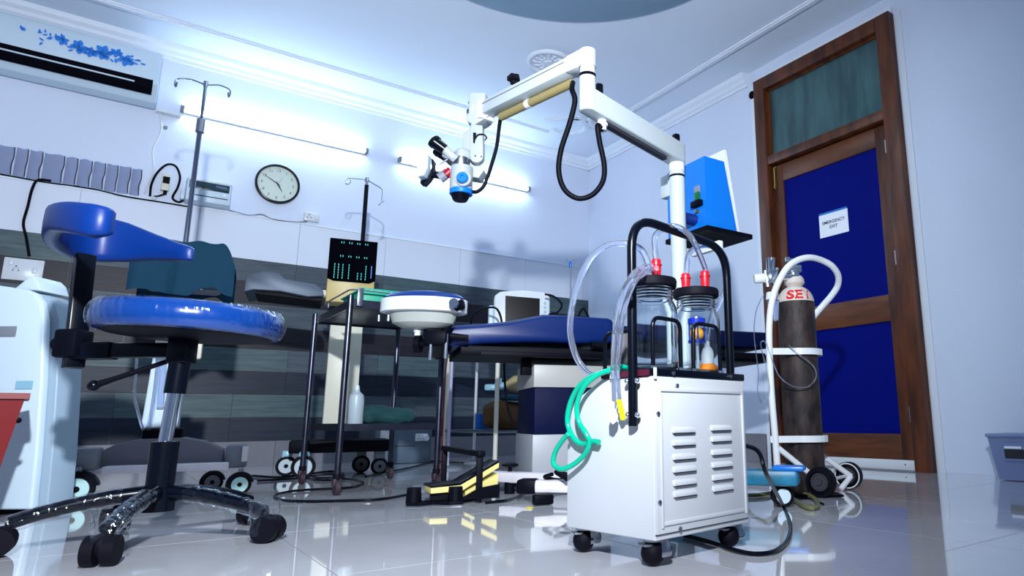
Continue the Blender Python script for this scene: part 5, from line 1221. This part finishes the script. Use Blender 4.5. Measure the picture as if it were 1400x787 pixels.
# ================================================================ OXYGEN CYLINDER AND TROLLEY
oc = at(1092, 560, 2.50); G = Fr((oc.x, oc.y)); g = G.hit
cy = thing('oxygen_cylinder', 'tall worn black gas cylinder with cream shoulder and red letters', 'gas cylinder', (oc.x, oc.y, 0), CAMRZ)
rr = (g(1116, 450)[0]-g(1066, 450)[0])/2; cx = (g(1116, 470)[0]+g(1066, 470)[0])/2
zsh = g(1090, 414)[1]; zn = g(1090, 388)[1]
obj('steel_body', MB().lathe([(0, .012), (rr*.9, .012), (rr, .025), (rr, zsh), (0, zsh)], (cx, 0, 0), 48), m_rust, cy)
def sh(z0, r0): return [(r0*math.cos(PI/2*t/8*1.0), z0+(zn-zsh)*.9*math.sin(PI/2*t/8)) for t in range(7)]
S_ = sh(zsh, rr); so = obj('shoulder', MB().lathe(S_+[(rr*.55, zn), (rr*.52, zn+.018), (rr*.40, zn+.03), (0, zn+.03)], (cx, 0, 0), 48), m_rustspot, cy)
tmx = text_mesh('SEV', .054, depth=.0004, bold=.0022)
for v in tmx.verts:
    u, w, dz = v.co.x*1.25, v.co.y*.9, v.co.z; z = zsh+.022+w
    sx = max(0, min(1, (z-zsh)/((zn-zsh)*.9))); r = rr*math.cos(math.asin(sx))+.0012+dz
    a = u/rr; v.co = Vector((cx+r*math.sin(a)+.0, -r*math.cos(a), z))
tmx2 = MB(); tmx2.merge(tmx); obj('red_letters', tmx2, mat('red_paint', (.55, .005, .01), .5), so, smooth=False)
# valve
vz_ = zn+.03; vb = obj('valve', MB().cyl((cx, 0, vz_-.01), (cx, 0, vz_+.055), .014, seg=16).box((cx+.004, 0, vz_+.03), (.05, .03, .03), bev=.004).cyl((cx-.02, 0, vz_+.068), (cx+.01, 0, vz_+.068), .006, seg=10).cyl((cx-.03, 0, vz_+.07), (cx-.015, 0, vz_+.07), .010, seg=12), m_chrome, cy)
# regulator
rg = thing('oxygen_regulator', 'chrome regulator with white dial and clear humidifier cup beside the cylinder', 'regulator', (oc.x, oc.y, vz_-.02), CAMRZ)
q = lambda x, y, yo=-.02: Vector((g(x, y, yo)[0], yo, g(x, y, yo)[1]-(vz_-.02)))
obj('valve_body', MB().cyl(q(1052, 380), q(1090, 378), .012, seg=16).box(tuple(q(1056, 378)), (.04, .04, .05), bev=.008).box(tuple(q(1087, 374)), (.03, .03, .03), bev=.006), m_chrome, rg)
obj('flow_levers', MB().cyl(q(1050, 352), q(1052, 372), .008, .012, seg=12).cyl(q(1057, 352), q(1055, 372), .007, .011, seg=12).cyl(q(1046, 370), q(1050, 392), .009, seg=12).cyl(q(1062, 366), q(1058, 388), .009, seg=12), m_chrome, rg)
obj('dial', MB().cyl(q(1031, 381), q(1045, 380), .019, .019, seg=24), m_white, rg)
obj('cup_head', MB().cyl(q(1056, 410), q(1056, 400), .026, .023, seg=22), m_white, rg)
obj('humidifier_cup', MB().cyl(q(1057, 438), q(1057, 409), .020, .023, seg=24), m_tube, rg)
# trolley
ct_ = thing('cylinder_trolley', 'white tubular hand trolley with two black wheels holding the gas cylinder', 'hand trolley', (oc.x, oc.y, 0), CAMRZ)
yn, yf = -.085, .10
tp = [G.h3(*p, yo) for *p, yo in ((1063, 640, yn), (1060, 600, yn), (1055, 540, yn), (1052, 480, yn), (1052, 440, yn), (1056, 410, yn), (1064, 386, yn), (1077, 365, yn), (1092, 355, -.07), (1108, 352, -.05), (1124, 356, -.02), (1138, 364, .0), (1146, 377, .03), (1145, 391, .06), (1136, 405, .08), (1122, 421, yf), (1110, 436, yf), (1098, 455, yf+.02), (1090, 480, yf+.02), (1090, 560, yf+.02), (1090, 630, yf+.02))]
obj('handle_frame', MB().tube(tp, .0125, 14), m_white, ct_)
for py0 in (480, 600):
    z = g(1085, py0, -.08)[1]; R0 = rr+.014; P = [G.h3(1054, py0+3, yn)]
    P[0].z = z
    for a in range(250, 395, 12): P.append(Vector((cx+R0*math.cos(R(a)), R0*math.sin(R(a)), z)))
    P.append(Vector((cx+R0*.6, R0*1.1, z))); P.append(Vector((cx-.01, yf+.02, z)))
    hp = MB(); 
    for s in range(len(P)-1):
        a_, b_ = P[s], P[s+1]; m_ = (a_+b_)/2; d_ = b_-a_; hp.box(tuple(m_), (d_.length+.004, .006, .024), rz=math.atan2(d_.y, d_.x))
    obj('hoop', hp, m_white, ct_)
W1, W2 = G.h3(1122, 652, -.10), G.h3(1160, 650, .16)
fr1 = g(1122, 675, -.10)[1]; wr_ = .052
W1.z = W2.z = wr_+.002
W1.x -= .0
ax_ = (W2-W1).normalized()
for Wp, s in ((W1, 1), (W2, -1)):
    k = obj('wheel', MB().cyl(Wp-ax_*.016, Wp+ax_*.016, wr_, seg=40), m_rubber, ct_)
    M = Matrix.Translation(Wp-ax_*.017) @ zto(-ax_)
    obj('tread_ring', MB().lathe([(wr_*.78, 0), (wr_*.80, .004), (wr_*.70, .005), (wr_*.66, 0)], seg=40, M=M), m_black, k)
    obj('hub_rings', MB().lathe([(0, .008), (.010, .008), (.012, .001), (.024, .001), (.026, .004), (.030, .004), (.032, 0)], seg=32, M=M), mat('hub_grey_%d' % (s+1), (.03, .03, .04), .5), k)
    if s < 0: obj('chipped_rim', MB().lathe([(wr_*.86, -.002), (wr_*.94, -.001), (wr_*.94, .002), (wr_*.86, .002)], seg=40, M=M), m_white, k)
obj('axle', MB().cyl(W1, W2, .006, seg=12), m_white, ct_)
def bar(a, b, w=.022, t=.006, nm='strut'):
    d_ = (b-a); return obj(nm, MB().cyl(a, b, .0105, seg=8), m_white, ct_)
bar(G.h3(1064, 612, yn), W1+Vector((-.01, .03, .01))); bar(G.h3(1092, 600, yf+.02), W2+Vector((0, -.03, .0)))
bar(W2+Vector((0, -.03, 0)), W2+Vector((-.05, -.05, -.047)))
bar(W1+Vector((0, .03, 0)), W1+Vector((-.03, .04, -.047)))
obj('toe_plate', MB().box((cx+.01, .0, .006), (.19, .21, .008), bev=.001), m_black, ct_)
single('thin_tubing', MB().tube([G.o+G.ax*p.x+G.ay*p.y+Vector((0, 0, p.z)) for p in [G.h3(a, b, -.10) for a, b in ((1044, 402), (1034, 425), (1031, 455), (1034, 485), (1037, 510), (1036, 535), (1041, 549), (1048, 547), (1052, 530), (1047, 500), (1040, 470), (1047, 468), (1055, 490), (1066, 515), (1085, 528), (1105, 528), (1116, 515), (1112, 500), (1096, 487), (1078, 472))]], .0022, 8), m_tube, 'thin clear oxygen tubing tangled around the cylinder trolley upright', 'tube', tuple(oc), world=True)
cable('olive_hose', [fl(1020, 652, .06), fl(1040, 655, .07), fl(1062, 662, .05), fl(1085, 682, .012), fl(1105, 694, .008), fl(1118, 691, .008), fl(1112, 680, .008), fl(1095, 674, .008), fl(1070, 672, .008), fl(1040, 676, .008), fl(1022, 677, .008)], .0075, m_sand, 'olive rubber hose curling on the floor under the teal leg', 'hose')
# ================================================================ BIN BY THE RIGHT WALL
bye = pxw(1351, 622, 3.125).y-.11
bn = thing('storage_bin', 'translucent bluish plastic bin with printed label at the right photo edge', 'bin', (3.238, bye, 0), R(-90))
bh = .195
obj('tub', MB().lathe([(.085*1.414, 0), (.108*1.414, bh-.01), (.103*1.414, bh-.01), (.080*1.414, .008), (0, .008)], (0, 0, .003), 4, Matrix.Rotation(R(45), 4, 'Z')), m_frost, bn, ang=20)
obj('rim', MB().box((0, 0, bh), (.232, .232, .016), bev=.006), m_frost, bn)
obj('contents', MB().sup((0, 0, .065), (.074, .074, .055), .5, 24, .02, 14), mat('blue_purple_contents', (.05, .03, .25), .6), bn)
LMX = Matrix.Translation((.015, -.1035, .125)) @ Matrix.Rotation(R(6.5), 4, 'X')
lbl = obj('label', MB().box((0, 0, 0), (.125, .003, .080), bev=.001, M=LMX), m_frost, bn)
obj('label_print', MB().box((0, -.0022, -.008), (.115, .001, .040), M=LMX), m_label, lbl, smooth=False)
obj('label_strip', MB().box((-.02, -.0022, .020), (.07, .001, .010), M=LMX), m_paper, lbl, smooth=False)
obj('label_dot', MB().cyl((.036, -.0020, .016), (.036, -.0030, .016), .011, seg=18), m_paper, lbl)
bpy.data.objects['label_dot'].data.transform(LMX)
# ================================================================ FLOOR CABLES
def fcable(pts, r, l, m=m_blackg, nm='floor_cable'): return cable(nm, [fl(a, b, r+.001) for a, b in pts], r, m, l)
fcable([(352, 657), (395, 654), (440, 653), (480, 655), (497, 660), (480, 666), (440, 668), (400, 671), (376, 677), (385, 683), (420, 685), (470, 684), (520, 682), (562, 675)], .005, 'black cable snaking on the floor from the trolley to the foot pedal')
fcable([(345, 650), (380, 652), (420, 648), (452, 644), (470, 648), (455, 655), (430, 655), (420, 650)], .006, 'coiled black cable on the floor under the console base')
fcable([(500, 651), (530, 645), (560, 639), (590, 632), (612, 628)], .005, 'black cable running over the floor to the extension box')
fcable([(548, 632), (560, 628), (600, 630), (630, 632), (650, 628)], .004, 'thin black cable behind the trolley along the wall')
fcable([(664, 687), (690, 684), (708, 678), (720, 672)], .005, 'short black cable from the foot pedal to the microscope base')
fcable([(1126, 689), (1110, 682), (1092, 680)], .003, 'thin cord on the floor beside the cylinder base', m_black)
single('yellow_scrap', MB().cyl((0, 0, 0), (0, 0, .002), .012, seg=10), m_yellow, 'tiny yellow scrap on the floor left of the suction cabinet', 'scrap', tuple(fl(724, 694, .001)))
bpy.context.view_layer.update()
